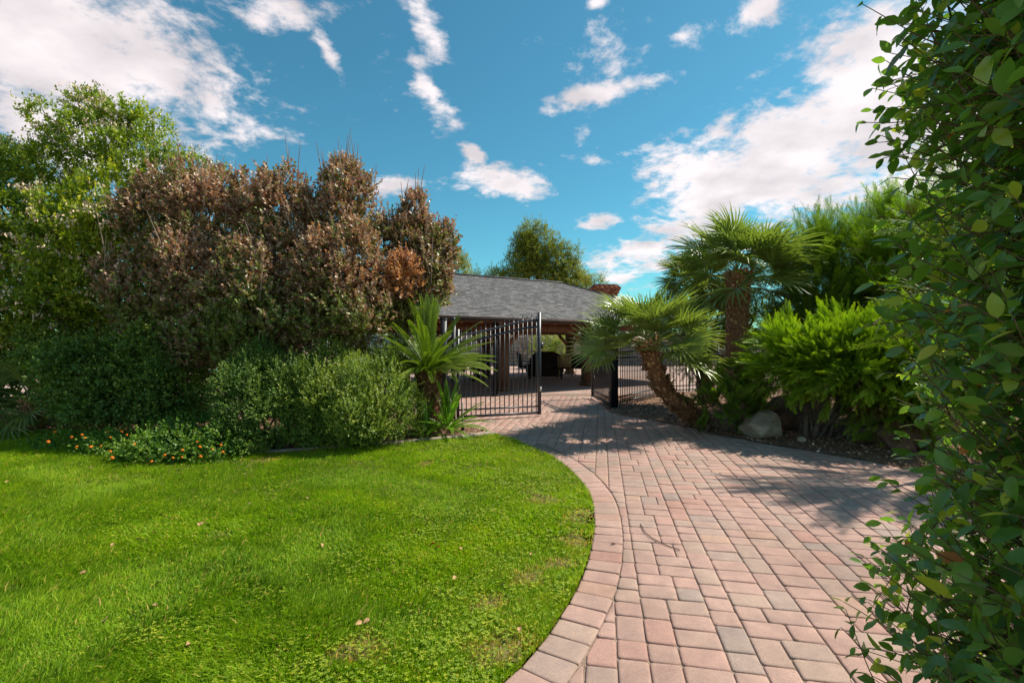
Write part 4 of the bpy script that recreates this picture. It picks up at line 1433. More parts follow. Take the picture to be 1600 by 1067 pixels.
def junipers():
    juniper('juniper_bush', 'big feathery lime green juniper bush in the middle of the right bed',
            [PX(1290, 555, 7.6, 66, .7, 26, .08), PX(1350, 560, 7.4, 60, .7, 34, .08), PX(1250, 565, 7.7, 46, .6, 22, .03), PX(1310, 578, 7.3, 65, .65, 16, .0), PX(1385, 590, 7.2, 50, .6, 46, .05), PX(1375, 630, 7.1, 34, .45, 16, -.18), PX(1410, 650, 7.0, 36, .45, 20, -.18), PX(1225, 535, 7.9, 30, .45, 14, .05), PX(1222, 576, 7.8, 28, .45, 11, -.03), PX(1430, 560, 7.4, 45, .6, 56, .03), PX(1310, 525, 7.7, 50, .5, 14, .08)],
            8200, 71, M['juniper'], (4.75, 7.6, 0), L=.30, dirb=(-.40, -.25, .10), base_t=.06, r0=.06, wide=.085)
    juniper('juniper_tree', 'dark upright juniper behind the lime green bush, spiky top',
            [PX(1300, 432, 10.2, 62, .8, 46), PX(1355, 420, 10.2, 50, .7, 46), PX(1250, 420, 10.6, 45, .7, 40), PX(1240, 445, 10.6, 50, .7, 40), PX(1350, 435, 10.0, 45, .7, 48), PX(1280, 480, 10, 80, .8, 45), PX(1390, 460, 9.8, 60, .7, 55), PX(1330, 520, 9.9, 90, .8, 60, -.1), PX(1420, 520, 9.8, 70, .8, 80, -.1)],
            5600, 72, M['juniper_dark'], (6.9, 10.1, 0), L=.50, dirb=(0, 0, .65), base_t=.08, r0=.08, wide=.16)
    juniper('juniper_tree', 'tallest juniper at the right, pointed sprays beside the foreground hedge',
            [PX(1388, 380, 9.0, 22, .5, 26, .08), PX(1420, 395, 9.0, 36, .6, 40, .06), PX(1400, 430, 8.9, 45, .6, 50, .05), PX(1450, 430, 8.9, 50, .7, 80), PX(1470, 520, 8.8, 50, .7, 90, -.05)],
            3400, 73, M['juniper'], (7.3, 9.0, 0), L=.46, dirb=(-.1, 0, .8), base_t=-.03, r0=.07, wide=.14)
    juniper('juniper_tree', 'juniper tree hidden behind the foreground hedge, shading the driveway',
            [[6.3, 5.95, 2.5, 1.1, .75, 1.3, 0], [6.0, 5.6, 1.7, .9, .6, .8, 0], [6.6, 6.1, 3.5, .7, .5, .8, 0], [6.2, 6.1, .9, .8, .6, .5, -.1]],
            1300, 76, M['juniper'], (6.3, 5.95, 0), L=.46, dirb=(-.1, 0, .5), base_t=0., r0=.07, wide=.14)
    juniper('low_juniper', 'small dark green juniper at the foot of the leaning palm',
            [PX(1120, 625, 8.0, 34, .4, 26), PX(1155, 630, 8.0, 28, .35, 24, -.05), PX(1150, 600, 8.2, 28, .35, 22)],
            430, 74, M['juniper_dark'], (3.55, 8.05, 0), L=.19, dirb=(-.1, -.1, .5), base_t=.05, r0=.03)
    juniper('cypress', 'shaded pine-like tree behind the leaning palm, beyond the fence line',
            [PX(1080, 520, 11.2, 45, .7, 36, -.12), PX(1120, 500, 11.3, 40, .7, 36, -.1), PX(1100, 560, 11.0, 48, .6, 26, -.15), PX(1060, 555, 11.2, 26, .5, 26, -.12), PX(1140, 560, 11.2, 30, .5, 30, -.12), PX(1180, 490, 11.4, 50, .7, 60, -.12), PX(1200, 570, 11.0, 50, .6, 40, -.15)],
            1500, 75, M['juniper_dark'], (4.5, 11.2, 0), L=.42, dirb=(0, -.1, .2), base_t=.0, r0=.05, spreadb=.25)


junipers()


# ------------------------------------------------------------------ background trees
def background():
    specs = [
        ('pine_tree', 'tall dense pine rising behind the middle of the pavilion roof', 40,
         [PX(840, 385, 40, 32, 1.5, 26), PX(822, 405, 40, 24, 1.5, 24), PX(868, 412, 40, 30, 1.5, 26), PX(802, 430, 40, 28, 1.5, 18), PX(845, 435, 40, 42, 1.5, 24, .05), PX(885, 432, 40, 24, 1.4, 24, .05), PX(900, 448, 40, 16, 1.1, 22, .08), PX(783, 440, 40, 18, 1.2, 12, -.05)], 3300, .30, .50),
        ('small_conifer', 'small pointed conifer top just left of the roof ridge', 34, [PX(716, 425, 34, 16, .8, 20, .1), PX(715, 412, 34, 7, .5, 8, .1)], 260, .24, .5),
        ('grey_tree', 'thin grey green tree between the conifer and the pine', 38, [PX(758, 440, 38, 22, 1, 16, -.05), PX(775, 432, 38, 14, .8, 12, -.05)], 320, .16, .3),
        ('mesquite_tree', 'sparse twiggy tree beside the chimney', 36, [PX(928, 445, 36, 18, .8, 16, .2), PX(915, 438, 36, 12, .7, 12, .2)], 340, .15, .45),
    ]
    for q, (nm, lab, Y, lob, n, L, bt) in enumerate(specs):
        rg = np.random.default_rng(90 + q)
        V, F, T, P, TW = crown(rg, rough(rg, lob, len(lob) * 7, (.22, .45), .3), int(n * 1.3), 9, L, L * .22, L * 1.6, upb=.5, inner=.35, base_t=bt, tvar=.12, lump=.3, cull=0)
        b = (float(np.mean([l[0] for l in lob])), Y, 0)
        plant(nm, lab, 'tree', b, limbs(rg, b, lob, .25 if nm == 'pine_tree' else .1, 3, .1), (V, F, T), (M['bark'], M['pine']))
    # screen of trees far behind, closing the horizon
    rg = np.random.default_rng(97)
    for nm, lab, x0, x1, Y, top, n, mt, L, st in (
            ('garden_hedge', 'green hedge of shrubs seen through the pavilion above the stone wall', 650, 960, 33, 505, 2400, M['privet'], .22, 26),
            ('distant_trees', 'distant belt of trees behind the left fence', -300, 700, 46, 470, 3600, M['pine'], .42, 45),
            ('distant_trees', 'distant belt of trees behind the right fence', 960, 1900, 46, 480, 3400, M['pine'], .42, 45)):
        lob = []
        for x in range(x0, x1, st):
            c = at(x + rg.uniform(-5, 5), (top + 545) / 2, Y + rg.uniform(-1, 1))
            lob.append([c[0], c[1], c[2], st * .9 / FPX * Y, 1.2, (545 - top) / 2 / FPX * Y * rg.uniform(.85, 1.25), rg.uniform(-.1, .15)])
        V, F, T, P, TW = crown(rg, lob, n, 7, L, L * .35, L, upb=.4, inner=.5, base_t=.5, front=.9, cull=.5)
        b = (float(np.mean([l[0] for l in lob])), Y, 0)
        plant(nm, lab, 'hedge' if nm == 'garden_hedge' else 'tree belt', b, limbs(rg, b, lob[::3], .1, 1, 1.), (V, F, T), (M['bark'], mt))
    # oleander with pale flowers in front of the stone wall
    rg = np.random.default_rng(98)
    lob = [PX(862, 528, 27, 24, .7, 16, .2), PX(850, 545, 27, 22, .6, 20, .1), PX(875, 550, 27, 18, .5, 18)]
    V, F, T, P, TW = crown(rg, lob, 700, 8, .14, .035, .3, upb=.8, inner=.3, base_t=.6)
    b = (2.2, 27, 0)
    plant('oleander', 'pale loose oleander in front of the stone wall beyond the pavilion', 'shrub', b, limbs(rg, b, lob, .04, 3, .2), (V, F, T), (M['palebark'], M['myrtle']))


background()


# ------------------------------------------------------------------ pavilion
PD = norm(np.array([1.0, .62, 0]))            # along the eave, to the right and away
PN = np.array([-PD[1], PD[0], 0])             # inwards
EAVE = np.array([-.26, 13.2, 2.15])           # a point on the front eave


def pav(s, n, z):
    """point s metres along the eave, n metres behind it"""
    return np.array([EAVE[0], EAVE[1], 0]) + PD * s + PN * n + np.array([0, 0, z])


def pavilion():
    rng = np.random.default_rng(31)
    e = empty('pavilion', tuple(pav(0, 4, 0)))
    tag(e, 'open timber pavilion with a grey shingled hip roof behind the gate', 'pavilion')
    org = pav(0, 4, 0)

    def fin(nm, g, mat, kind=None, smooth=False):
        me = g.mesh(nm, smooth); shift(me, org)
        o = link(nm, me, mat, e)
        if kind: o['kind'] = kind
        return o
    s0, s1 = -4.65, 9.1
    D, rise = 4.0, 1.68
    z0 = 2.15
    # roof deck
    c = [pav(s0, 0, z0), pav(s1, 0, z0), pav(s1, 2 * D, z0), pav(s0, 2 * D, z0), pav(s0 + D, D, z0 + rise), pav(s1 - D, D, z0 + rise)]
    low = [p - np.array([0, 0, .10]) for p in c[:4]]
    g = Geo()
    V = np.array(c + low)
    g.add(V, np.array([[0, 1, 5, 4], [2, 3, 4, 5], [0, 6, 7, 1], [1, 7, 8, 2], [2, 8, 9, 3], [3, 9, 6, 0], [6, 9, 8, 7]]))
    g.F.setdefault(3, []).append(np.array([[1, 2, 5], [3, 0, 4]]))
    fin('roof', g, M['wood'])
    # shingle courses on the front, right and left slopes
    g = Geo()
    Vs = []; Ts = []
    def slope(a, b, cc, dd, dirn, inn):
        # a,b eave ends ; dd,cc ridge ends over a,b
        L = np.linalg.norm(cc - b) if False else None
        ncourse = 36
        nrm = norm(np.cross(b - a, dd - a))
        if nrm[2] < 0: nrm = -nrm
        for k in range(ncourse):
            f0 = k / ncourse; f1 = (k + 1.25) / ncourse
            if f1 > 1: f1 = 1
            A0 = a + (dd - a) * f0; B0 = b + (cc - b) * f0
            A1 = a + (dd - a) * f1; B1 = b + (cc - b) * f1
            ln = np.linalg.norm(B0 - A0)
            u = -rng.random() * .3
            while u < ln:
                w = rng.uniform(.10, .22)
                u0 = max(0, u) / max(ln, 1e-6); u1 = min(ln, u + w - .004) / max(ln, 1e-6)
                u += w
                if u1 <= u0: continue
                h = .010 + .008 * rng.random() + .008
                p0 = A0 + (B0 - A0) * u0 + nrm * h; p1 = A0 + (B0 - A0) * u1 + nrm * h
                # keep the upper edge vertical above the lower one, clipped by the hips
                dvec = (inn * 1.0)
                up = (A1 + B1) / 2 - (A0 + B0) / 2
                up = up - (B0 - A0) / max(ln, 1e-6) * np.dot(up, (B0 - A0) / max(ln, 1e-6))
                p3 = p0 + up - nrm * (h - .004); p2 = p1 + up - nrm * (h - .004)
                # clip to the slope (hips)
                l1 = np.linalg.norm(B1 - A1); ax_ = (B1 - A1) / l1 if l1 > 1e-6 else (B0 - A0) / ln
                t3 = np.dot(p3 - A1, ax_); t2 = np.dot(p2 - A1, ax_)
                p3 = p3 + ax_ * (max(0, min(l1, t3)) - t3); p2 = p2 + ax_ * (max(0, min(l1, t2)) - t2)
                q0 = p0 - nrm * (h - .002); q1 = p1 - nrm * (h - .002)
                t = rng.random()
                k0 = len(Vs) * 6
                Vs.append(np.array([p0, p1, p2, p3, q0, q1])); Ts.append(np.full(6, t))
    slope(c[0], c[1], c[5], c[4], PD, PN)
    slope(c[1], c[2], c[5], c[5], PN, -PD)
    slope(c[3], c[0], c[4], c[4], PN, PD)
    n = len(Vs)
    b = np.arange(n)[:, None] * 6
    F = np.concatenate([b + np.array([[0, 1, 2, 3]]), b + np.array([[4, 5, 1, 0]])])
    me = np_mesh('shingles', np.concatenate(Vs), F, np.concatenate(Ts)); shift(me, org)
    tag(link('shingles', me, M['shingle'], e), kind='stuff')
    g = Geo()
    beam(g, c[4] + UP * .02, c[5] + UP * .02, .22, .03, .4)
    beam(g, c[5] + UP * .015, c[1] + UP * .015, .20, .03, .4)
    beam(g, c[4] + UP * .015, c[0] + UP * .015, .20, .03, .4)
    fin('ridge_cap', g, M['shingle'])
    # fascia
    g = Geo()
    beam(g, pav(s0, -.02, z0 - .06), pav(s1, -.02, z0 - .06), .03, .14)
    fin('fascia', g, M['darkwood'])
    # perimeter beams and posts
    g = Geo(); beam(g, pav(s0 + 1.2, 1.35, z0 - .22), pav(s1 - 1.2, 1.35, z0 - .22), .18, .26); fin('front_beam', g, M['wood'])
    g = Geo(); beam(g, pav(s0 + 1.2, 6.65, z0 - .22), pav(s1 - 1.2, 6.65, z0 - .22), .18, .26); fin('rear_beam', g, M['wood'])
    zf = 0
    def post(P, w):
        g = Geo()
        box(g, (P[0], P[1], (z0 - .35) / 2), (w, w, z0 - .35), math.atan2(PD[1], PD[0]))
        box(g, (P[0], P[1], .06), (w + .08, w + .08, .12), math.atan2(PD[1], PD[0]))
        fin('post', g, M['wood'])
        for sg in (-1, 1):
            g = Geo()
            a = np.array([P[0], P[1], z0 - .85]) + PD * sg * w * .4
            b_ = np.array([P[0], P[1], z0 - .36]) + PD * sg * .62
            beam(g, a, b_, .10, .11)
            fin('brace', g, M['rafter'])
    for px, ww in ((785, .29), (919, .34), (660, .29)):
        k = (px - 800) / FPX
        Y = 14.88 / (1 - .62 * k); post(np.array([k * Y, Y, 0]), ww)
    k = 331 / FPX; Y = 14.88 / (1 - .62 * k); post(np.array([k * Y, Y, 0]), .3)
    for px in (690, 760, 890, 1010):
        k = (px - 800) / FPX
        Y = 20.8 / (1 - .62 * k); post(np.array([k * Y, Y, 0]), .28)
    # rafter tails under the front overhang
    for s in np.arange(s0 + .4, s1 - .3, .61):
        g = Geo(); beam(g, pav(s, .05, z0 - .12), pav(s, min(3.8, max(.6, min(s - s0, s1 - s) - .15)), z0 - .14 + rise * min(3.8, max(.6, min(s - s0, s1 - s) - .15)) / D), .05, .12); fin('rafter', g, M['rafter'])
    # chimney
    ce = empty('chimney', (4.0, 21.0, 0)); 
    tag(ce, 'square red brick chimney above the right end of the roof', 'chimney')
    g = Geo(); box(g, (0, 0, 1.9), (.98, .78, 3.8)); link('core', g.mesh('core'), M['mortar'], ce)
    g = Geo()
    zc = 2.9; row = 0
    while zc < 3.9:
        ex = .0 if zc < 3.55 else (.06 if zc < 3.7 else .12)
        if zc > 3.83: ex = .06
        W_, D_ = 1.0 + ex * 2, .8 + ex * 2
        off_ = .1 if row % 2 else 0
        for sx in np.arange(-W_ / 2 + off_, W_ / 2 - .02, .205):
            w = min(.195, W_ / 2 - sx)
            for y_ in (-D_ / 2, D_ / 2):
                box(g, (sx + w / 2, y_, zc), (w, .09, .058), t=rng.random())
        for sy in np.arange(-D_ / 2 + .05 + off_, D_ / 2 - .06, .205):
            w = min(.195, D_ / 2 - .05 - sy)
            if w < .03: continue
            for x_ in (-W_ / 2 + .045, W_ / 2 - .045):
                box(g, (x_, sy + w / 2, zc), (.09, w, .058), t=rng.random())
        zc += .068; row += 1
    tag(link('bricks', g.mesh('bricks'), M['brick'], ce), kind='stuff')
    g = Geo(); box(g, (0, 0, 3.93), (1.0, .8, .04)); link('cap', g.mesh('cap'), M['mortar'], ce)


pavilion()


# ------------------------------------------------------------------ fences and gate
def spear(g, x, y, z, s=1.0):
    """a small spear finial"""
    r = .011 * s
    for (z0, r0, z1, r1) in ((0, .006, .02, r), (.02, r, .09, .001)):
        a = np.linspace(0, 2 * math.pi, 4, endpoint=False)
        V = np.concatenate([np.stack([x + r0 * np.cos(a), y + r0 * np.sin(a), np.full(4, z + z0 * s)], -1), np.stack([x + r1 * np.cos(a), y + r1 * np.sin(a), np.full(4, z + z1 * s)], -1)])
        g.add(V, np.array([[i, (i + 1) % 4, 4 + (i + 1) % 4, 4 + i] for i in range(4)]))


def ball(g, c, r):
    n, k = 10, 6
    V = []
    for i in range(k + 1):
        th = math.pi * i / k
        for j in range(n):
            a = 2 * math.pi * j / n
            V.append([c[0] + r * math.sin(th) * math.cos(a), c[1] + r * math.sin(th) * math.sin(a), c[2] + r * math.cos(th)])
    F = [[i * n + j, (i + 1) * n + j, (i + 1) * n + (j + 1) % n, i * n + (j + 1) % n] for i in range(k) for j in range(n)]
    g.add(V, np.array(F))


def gate_leaf(label, hinge, latch, hi, lo, latch_h):
    """arched leaf; heights of the upper rail: lo at the hinge, hi at the latch"""
    hinge = np.array([*hinge, 0.]); latch = np.array([*latch, 0.])
    v = latch - hinge; W = np.linalg.norm(v); rz = math.atan2(v[1], v[0])
    e = empty('driveway_gate', tuple(hinge), rz)
    tag(e, label, 'gate', 'two leaves of the black driveway gate')

    def rail_h(x, top):
        f = x / W
        s = f * f * (3 - 2 * f)
        return (lo + (hi - lo) * s) - (0 if top else .135)
    g = Geo(); box(g, (.03, 0, (lo + .10) / 2 + .03), (.05, .05, lo + .04)); link('hinge_stile', g.mesh('hinge_stile'), M['iron'], e)
    g = Geo(); box(g, (W - .03, 0, latch_h / 2 + .02), (.06, .06, latch_h - .04)); link('latch_stile', g.mesh('latch_stile'), M['iron'], e)
    for top in (True, False):
        xs = np.linspace(.03, W - .03, 22)
        g = Geo()
        tube(g, [(a, 0, rail_h(a, top)) for a in xs], .022, 10)
        link('arched_rail', g.mesh('arched_rail', True), M['iron'], e)
    for z, h in ((.075, .045), (.205, .028)):
        g = Geo(); beam(g, (.05, 0, z), (W - .055, 0, z), .035, h); link('bottom_rail', g.mesh('bottom_rail'), M['iron'], e)
    n = int(W / .095)
    for i in range(1, n):
        x = i * W / n
        zt = rail_h(x, True) + (.09 if i % 2 else .12) - .06
        g = Geo(); box(g, (0, 0, zt / 2 + .045), (.016, .016, zt - .09)); spear(g, 0, 0, zt, 1.0)
        o = link('picket', g.mesh('picket'), M['iron'], e); o.location = (x, 0, 0)
    # latch and hinge fittings
    for z in (.32, lo - .3):
        g = Geo(); box(g, (-.005, 0, z), (.06, .07, .09)); tube(g, [(-.03, -.03, z - .06), (-.03, -.03, z + .06)], .012, 8); link('hinge', g.mesh('hinge'), M['iron'], e)
    g = Geo(); box(g, (W + .015, -.01, 1.42), (.05, .05, .12)); box(g, (W + .05, -.01, 1.46), (.06, .02, .02)); link('latch', g.mesh('latch'), M['iron'], e)
    g = Geo(); box(g, (W - .02, -.04, .55), (.03, .03, .09)); link('drop_bolt', g.mesh('drop_bolt'), M['white'], e)
    return e


def fence(label, A, B, h, npost=3, gap=.105, group='black iron fence runs', spears=True):
    A = np.array([*A, 0.]); B = np.array([*B, 0.])
    v = B - A; W = np.linalg.norm(v)
    e = empty('iron_fence', tuple(A), math.atan2(v[1], v[0])); tag(e, label, 'fence', group)
    for z in (.12, .24, h - .08, h - .22):
        g = Geo(); beam(g, (0, 0, z), (W, 0, z), .03, .026); link('rail', g.mesh('rail'), M['iron'], e)
    g = Geo(); box(g, (0, 0, h / 2 + .03), (.016, .016, h - .04)); 
    if spears: spear(g, 0, 0, h, 1)
    pm = g.mesh('picket'); pm.materials.append(M['iron'])
    n = int(W / gap)
    for i in range(1, n):
        o = link('picket', pm, None, e); o.location = (i * W / n, 0, 0)
    g = Geo(); box(g, (0, 0, h / 2 + .05), (.06, .06, h + .1)); pp = g.mesh('fence_post'); pp.materials.append(M['iron'])
    for i in range(1, npost):
        o = link('fence_post', pp, None, e); o.location = (i * W / npost, .001, 0)


def steel_post(label, x, y, w, h, mat, rz=0, ballr=0, dome=False):
    e = empty('gate_post', (x, y, 0), rz); tag(e, label, 'gate post', 'posts of the driveway gate')
    g = Geo(); box(g, (0, 0, h / 2), (w, w, h)); link('shaft', g.mesh('shaft'), mat, e)
    g = Geo()
    box(g, (0, 0, h + .012), (w + .02, w + .02, .024))
    if ballr: ball(g, (0, 0, h + .03 + ballr), ballr)
    link('cap', g.mesh('cap'), mat, e)
    g = Geo(); box(g, (0, 0, .012), (w + .08, w + .08, .024)); link('base_plate', g.mesh('base_plate'), mat, e)


gate_leaf('nearly closed left leaf of the arched black gate, spear points on top', (-1.05, 9.12), (.575, 9.70), 1.93, 1.63, 2.08)
gate_leaf('right gate leaf swung open towards the pavilion, seen almost edge on', (2.24, 10.98), (2.12, 12.78), 1.93, 1.63, 2.05)
steel_post('slim gate post with a ball finial at the hinge of the left leaf', -1.10, 9.12, .07, 1.85, M['iron'], ballr=.04)
steel_post('thicker plain post left of the ball topped one', -1.32, 9.35, .11, 1.92, M['iron'])
steel_post('thick black hinge post of the open right leaf', 2.30, 10.88, .15, 1.80, M['rust'])
steel_post('black steel post standing by the timber post inside the gate', -.46, 13.4, .12, 2.0, M['rust'])
fence('iron fence run right of the open gate, behind the leaning palm', (2.42, 10.95), (4.35, 13.6), 1.35, 1, .10)
fence('iron fence run further right, behind the tall palm', (4.35, 13.6), (7.8, 14.9), 1.35, 2, .115)
fence('iron fence run left of the gate, half hidden behind the sago palm', (-1.45, 9.4), (-4.6, 9.75), 1.45, 2, .11)


# ------------------------------------------------------------------ pool, wall, furniture
def terrace():
    rng = np.random.default_rng(55)
    # pool
    g = Geo()
    poly_obj('pool_water', [(-16, 24.5), (-3.6, 24.5), (-2.6, 29.5), (-16, 29.5)], .004, M['water'])
    # stone wall of irregular blocks
    e = empty('stone_wall', (2, 30.2, 0)); tag(e, 'long low field stone wall beyond the pavilion', 'wall')
    g = Geo(); box(g, (-1, 0, .95), (24, .3, 1.9)); link('core', g.mesh('core'), M['mortar'], e)
    g = Geo()
    z = 0.; row = 0
    while z < 1.95:
        h = rng.uniform(.16, .28)
        x = -13.0
        while x < 11:
            w = rng.uniform(.25, .7)
            box(g, (x + w / 2, -.15 + rng.normal(0, .015), z + h / 2), (w - .025, .12, h - .025), rng.normal(0, .02), rng.random())
            x += w
        z += h
    tag(link('stones', g.mesh('stones'), M['stone'], e), kind='stuff')
    # second wall section, to the right behind the fence
    # dining table with dark chairs
    k = (745 - 800) / FPX; Y = 18.6
    t = empty('dining_table', (k * Y, Y, 0)); tag(t, 'long patio dining table with a pale top, in the shade of the pavilion', 'table')
    g = Geo(); box(g, (0, 0, .74), (1.9, .95, .035)); link('table_top', g.mesh('table_top'), M['tabletop'], t)
    g = Geo(); tube(g, [(0, 0, .0), (0, 0, .3), (0, 0, .72)], [.20, .08, .16], 10); tube(g, [(0, 0, .0), (0, 0, .03)], .32, 12); link('pedestal', g.mesh('pedestal'), M['wicker'], t)

    def chair(name, label, x, y, rz, mat, legmat, seat_h=.43, w=.5, back=.95, group=None, flare=.04):
        c = empty(name, (x, y, 0), rz); tag(c, label, 'chair', group)
        g = Geo()
        box(g, (0, 0, seat_h), (w, w * .95, .06)); box(g, (0, 0, seat_h + .05), (w * .92, w * .86, .05), t=.8)
        link('seat', g.mesh('seat'), mat, c)
        g = Geo()
        # slightly curved back made of vertical strips
        for i in range(7):
            a = (i - 3) / 3
            beam(g, (a * w * .46, w * .42 + .05 * (1 - a * a), seat_h + .04), (a * w * .50, w * .52 + .07 * (1 - a * a), back - .05 * a * a), w / 7.5, .03, up=(0, 1, 0))
        link('backrest', g.mesh('backrest'), mat, c)
        for sx in (-1, 1):
            for sy in (-1, 1):
                g = Geo()
                tube(g, [(sx * w * .42, sy * w * .40, seat_h), (sx * (w * .42 - .01), sy * w * .38, seat_h * .5), (sx * (w * .45 + flare), sy * (w * .42 + flare), 0)], [.016, .014, .013], 6)
                link('leg', g.mesh('leg'), legmat, c)
            g = Geo()
            tube(g, catmull([(sx * w * .48, w * .45, seat_h + .28), (sx * w * .54, 0, seat_h + .24), (sx * w * .50, -w * .42, seat_h + .18), (sx * w * .44, -w * .40, seat_h)], 4), .015, 6)
            link('arm', g.mesh('arm'), legmat, c)
    for (dx, dy, rz, lab) in ((-.62, -.85, math.pi, 'dark patio chair with its back to the gate, left front of the dining table'), (.15, -.85, math.pi, 'dark patio chair with its back to the gate, middle front of the dining table'),
                              (-.1, .85, 0, 'dark patio chair on the far side of the dining table'), (-1.35, 0, math.pi / 2, 'dark patio chair at the left end of the dining table')):
        chair('patio_chair', lab, k * Y + dx, Y + dy, rz, M['wicker'], M['wicker'], group='dark chairs round the dining table')
    chair('rattan_chair', 'pale rattan dining chair with flared legs right of the loveseat', 2.05, 19.3, math.pi + .1, M['cushion'], M['rattan'], .44, .5, 1.0, flare=.07)
    for o in bpy.data.objects:
        if o.name.startswith('backrest') and o.parent and o.parent.name == 'rattan_chair':
            o.data.materials.clear(); o.data.materials.append(M['rattan'])
    chair('patio_chair', 'dark armchair in the deep shade at the right end of the seating group', 2.85, 20.2, math.pi - .4, M['wicker'], M['wicker'], .40, .6, .95)
    # loveseat, seen from behind
    s = empty('wicker_loveseat', (1.32, 19.6, 0), .12); tag(s, 'dark wicker loveseat with a rounded back, seen from behind', 'sofa')
    g = Geo(); box(g, (0, 0, .28), (1.35, .75, .30)); link('seat', g.mesh('seat'), M['wicker'], s)
    g = Geo()
    prof = [(-.68, .10), (-.66, .78), (-.52, 1.0), (-.3, 1.10), (.3, 1.10), (.52, 1.0), (.66, .78), (.68, .10)]
    V = [[x, -.38, z] for x, z in prof] + [[x, -.30, z] for x, z in prof]
    n = len(prof)
    g.add(V, np.array([[i, (i + 1) % n, n + (i + 1) % n, n + i] for i in range(n)]))
    g.F.setdefault(8, []).append(np.array([list(range(n))[::-1], [n + i for i in range(n)]]))
    link('backrest', g.mesh('backrest'), M['wicker'], s)
    for sx in (-1, 1):
        g = Geo(); box(g, (sx * .66, .02, .42), (.12, .72, .34)); link('armrest', g.mesh('armrest'), M['wicker'], s)
        for sy in (-1, 1):
            g = Geo(); box(g, (sx * .62, sy * .32, .065), (.06, .06, .13)); link('leg', g.mesh('leg'), M['wicker'], s)
    g = Geo(); box(g, (0, .04, .48), (1.18, .62, .12), t=.5); link('cushion', g.mesh('cushion'), M['cushion'], s)
    # side armchair facing it
    chair('wicker_armchair', 'dark high backed armchair beside the loveseat, behind the gate latch', .62, 20.6, math.pi / 2 + .2, M['wicker'], M['wicker'], .40, .65, 1.05)
    # marker stake by the sago offset
    st = empty('marker_stake', (*gnd(723, 671), 0)); tag(st, 'thin white garden stake standing in the dirt by the young sago', 'stake')
    g = Geo(); tube(g, [(0, 0, 0), (.004, 0, .2), (.0, 0, .46)], [.010, .010, .008], 8, cap=True); link('rod', g.mesh('rod'), M['white'], st)
    g = Geo(); box(g, (0, 0, .03), (.05, .05, .06)); link('foot', g.mesh('foot'), M['wicker'], st)


terrace()


# ------------------------------------------------------------------ boulders
def rock(name, label, c, r, seed, mat, rz=0):
    import bmesh
    from mathutils import noise as mn
    bm = bmesh.new(); bmesh.ops.create_icosphere(bm, subdivisions=4, radius=1)
    rg = random.Random(seed)
    planes = [(Vector((rg.gauss(0, 1), rg.gauss(0, 1), rg.gauss(.3, 1))).normalized(), rg.uniform(.62, .92)) for _ in range(13)]
    for v in bm.verts:
        p = v.co.copy()
        for (n, d) in planes:
            q = p.dot(n)
            if q > d: p -= n * (q - d) * .93
        p *= 1 + .06 * mn.fractal(p * 2.2 + Vector((seed, 0, 0)), 1, 2, 4)
        v.co = Vector((p.x * r[0], p.y * r[1], p.z * r[2]))
    me = bpy.data.meshes.new(name); bm.to_mesh(me); bm.free()
    o = link(name, me, mat); o.location = c; o.rotation_euler = (0, 0, rz)
    tag(o, label, 'boulder')


b0 = gnd(1192, 660)
rock('boulder', 'pale angular boulder with a sunlit face in front of the junipers', (3.98, 7.72, .10), (.36, .3, .34), 4, M['boulder'], .3)
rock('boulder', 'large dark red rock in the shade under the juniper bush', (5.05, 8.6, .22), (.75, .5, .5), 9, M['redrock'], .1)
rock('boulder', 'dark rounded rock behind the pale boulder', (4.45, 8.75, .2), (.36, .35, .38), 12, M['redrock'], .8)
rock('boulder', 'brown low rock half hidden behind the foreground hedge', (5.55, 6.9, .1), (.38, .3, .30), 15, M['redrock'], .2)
rock('boulder', 'fist sized tan stone lying in the mulch', (4.35, 7.25, .03), (.07, .06, .05), 16, M['boulder'], .2)


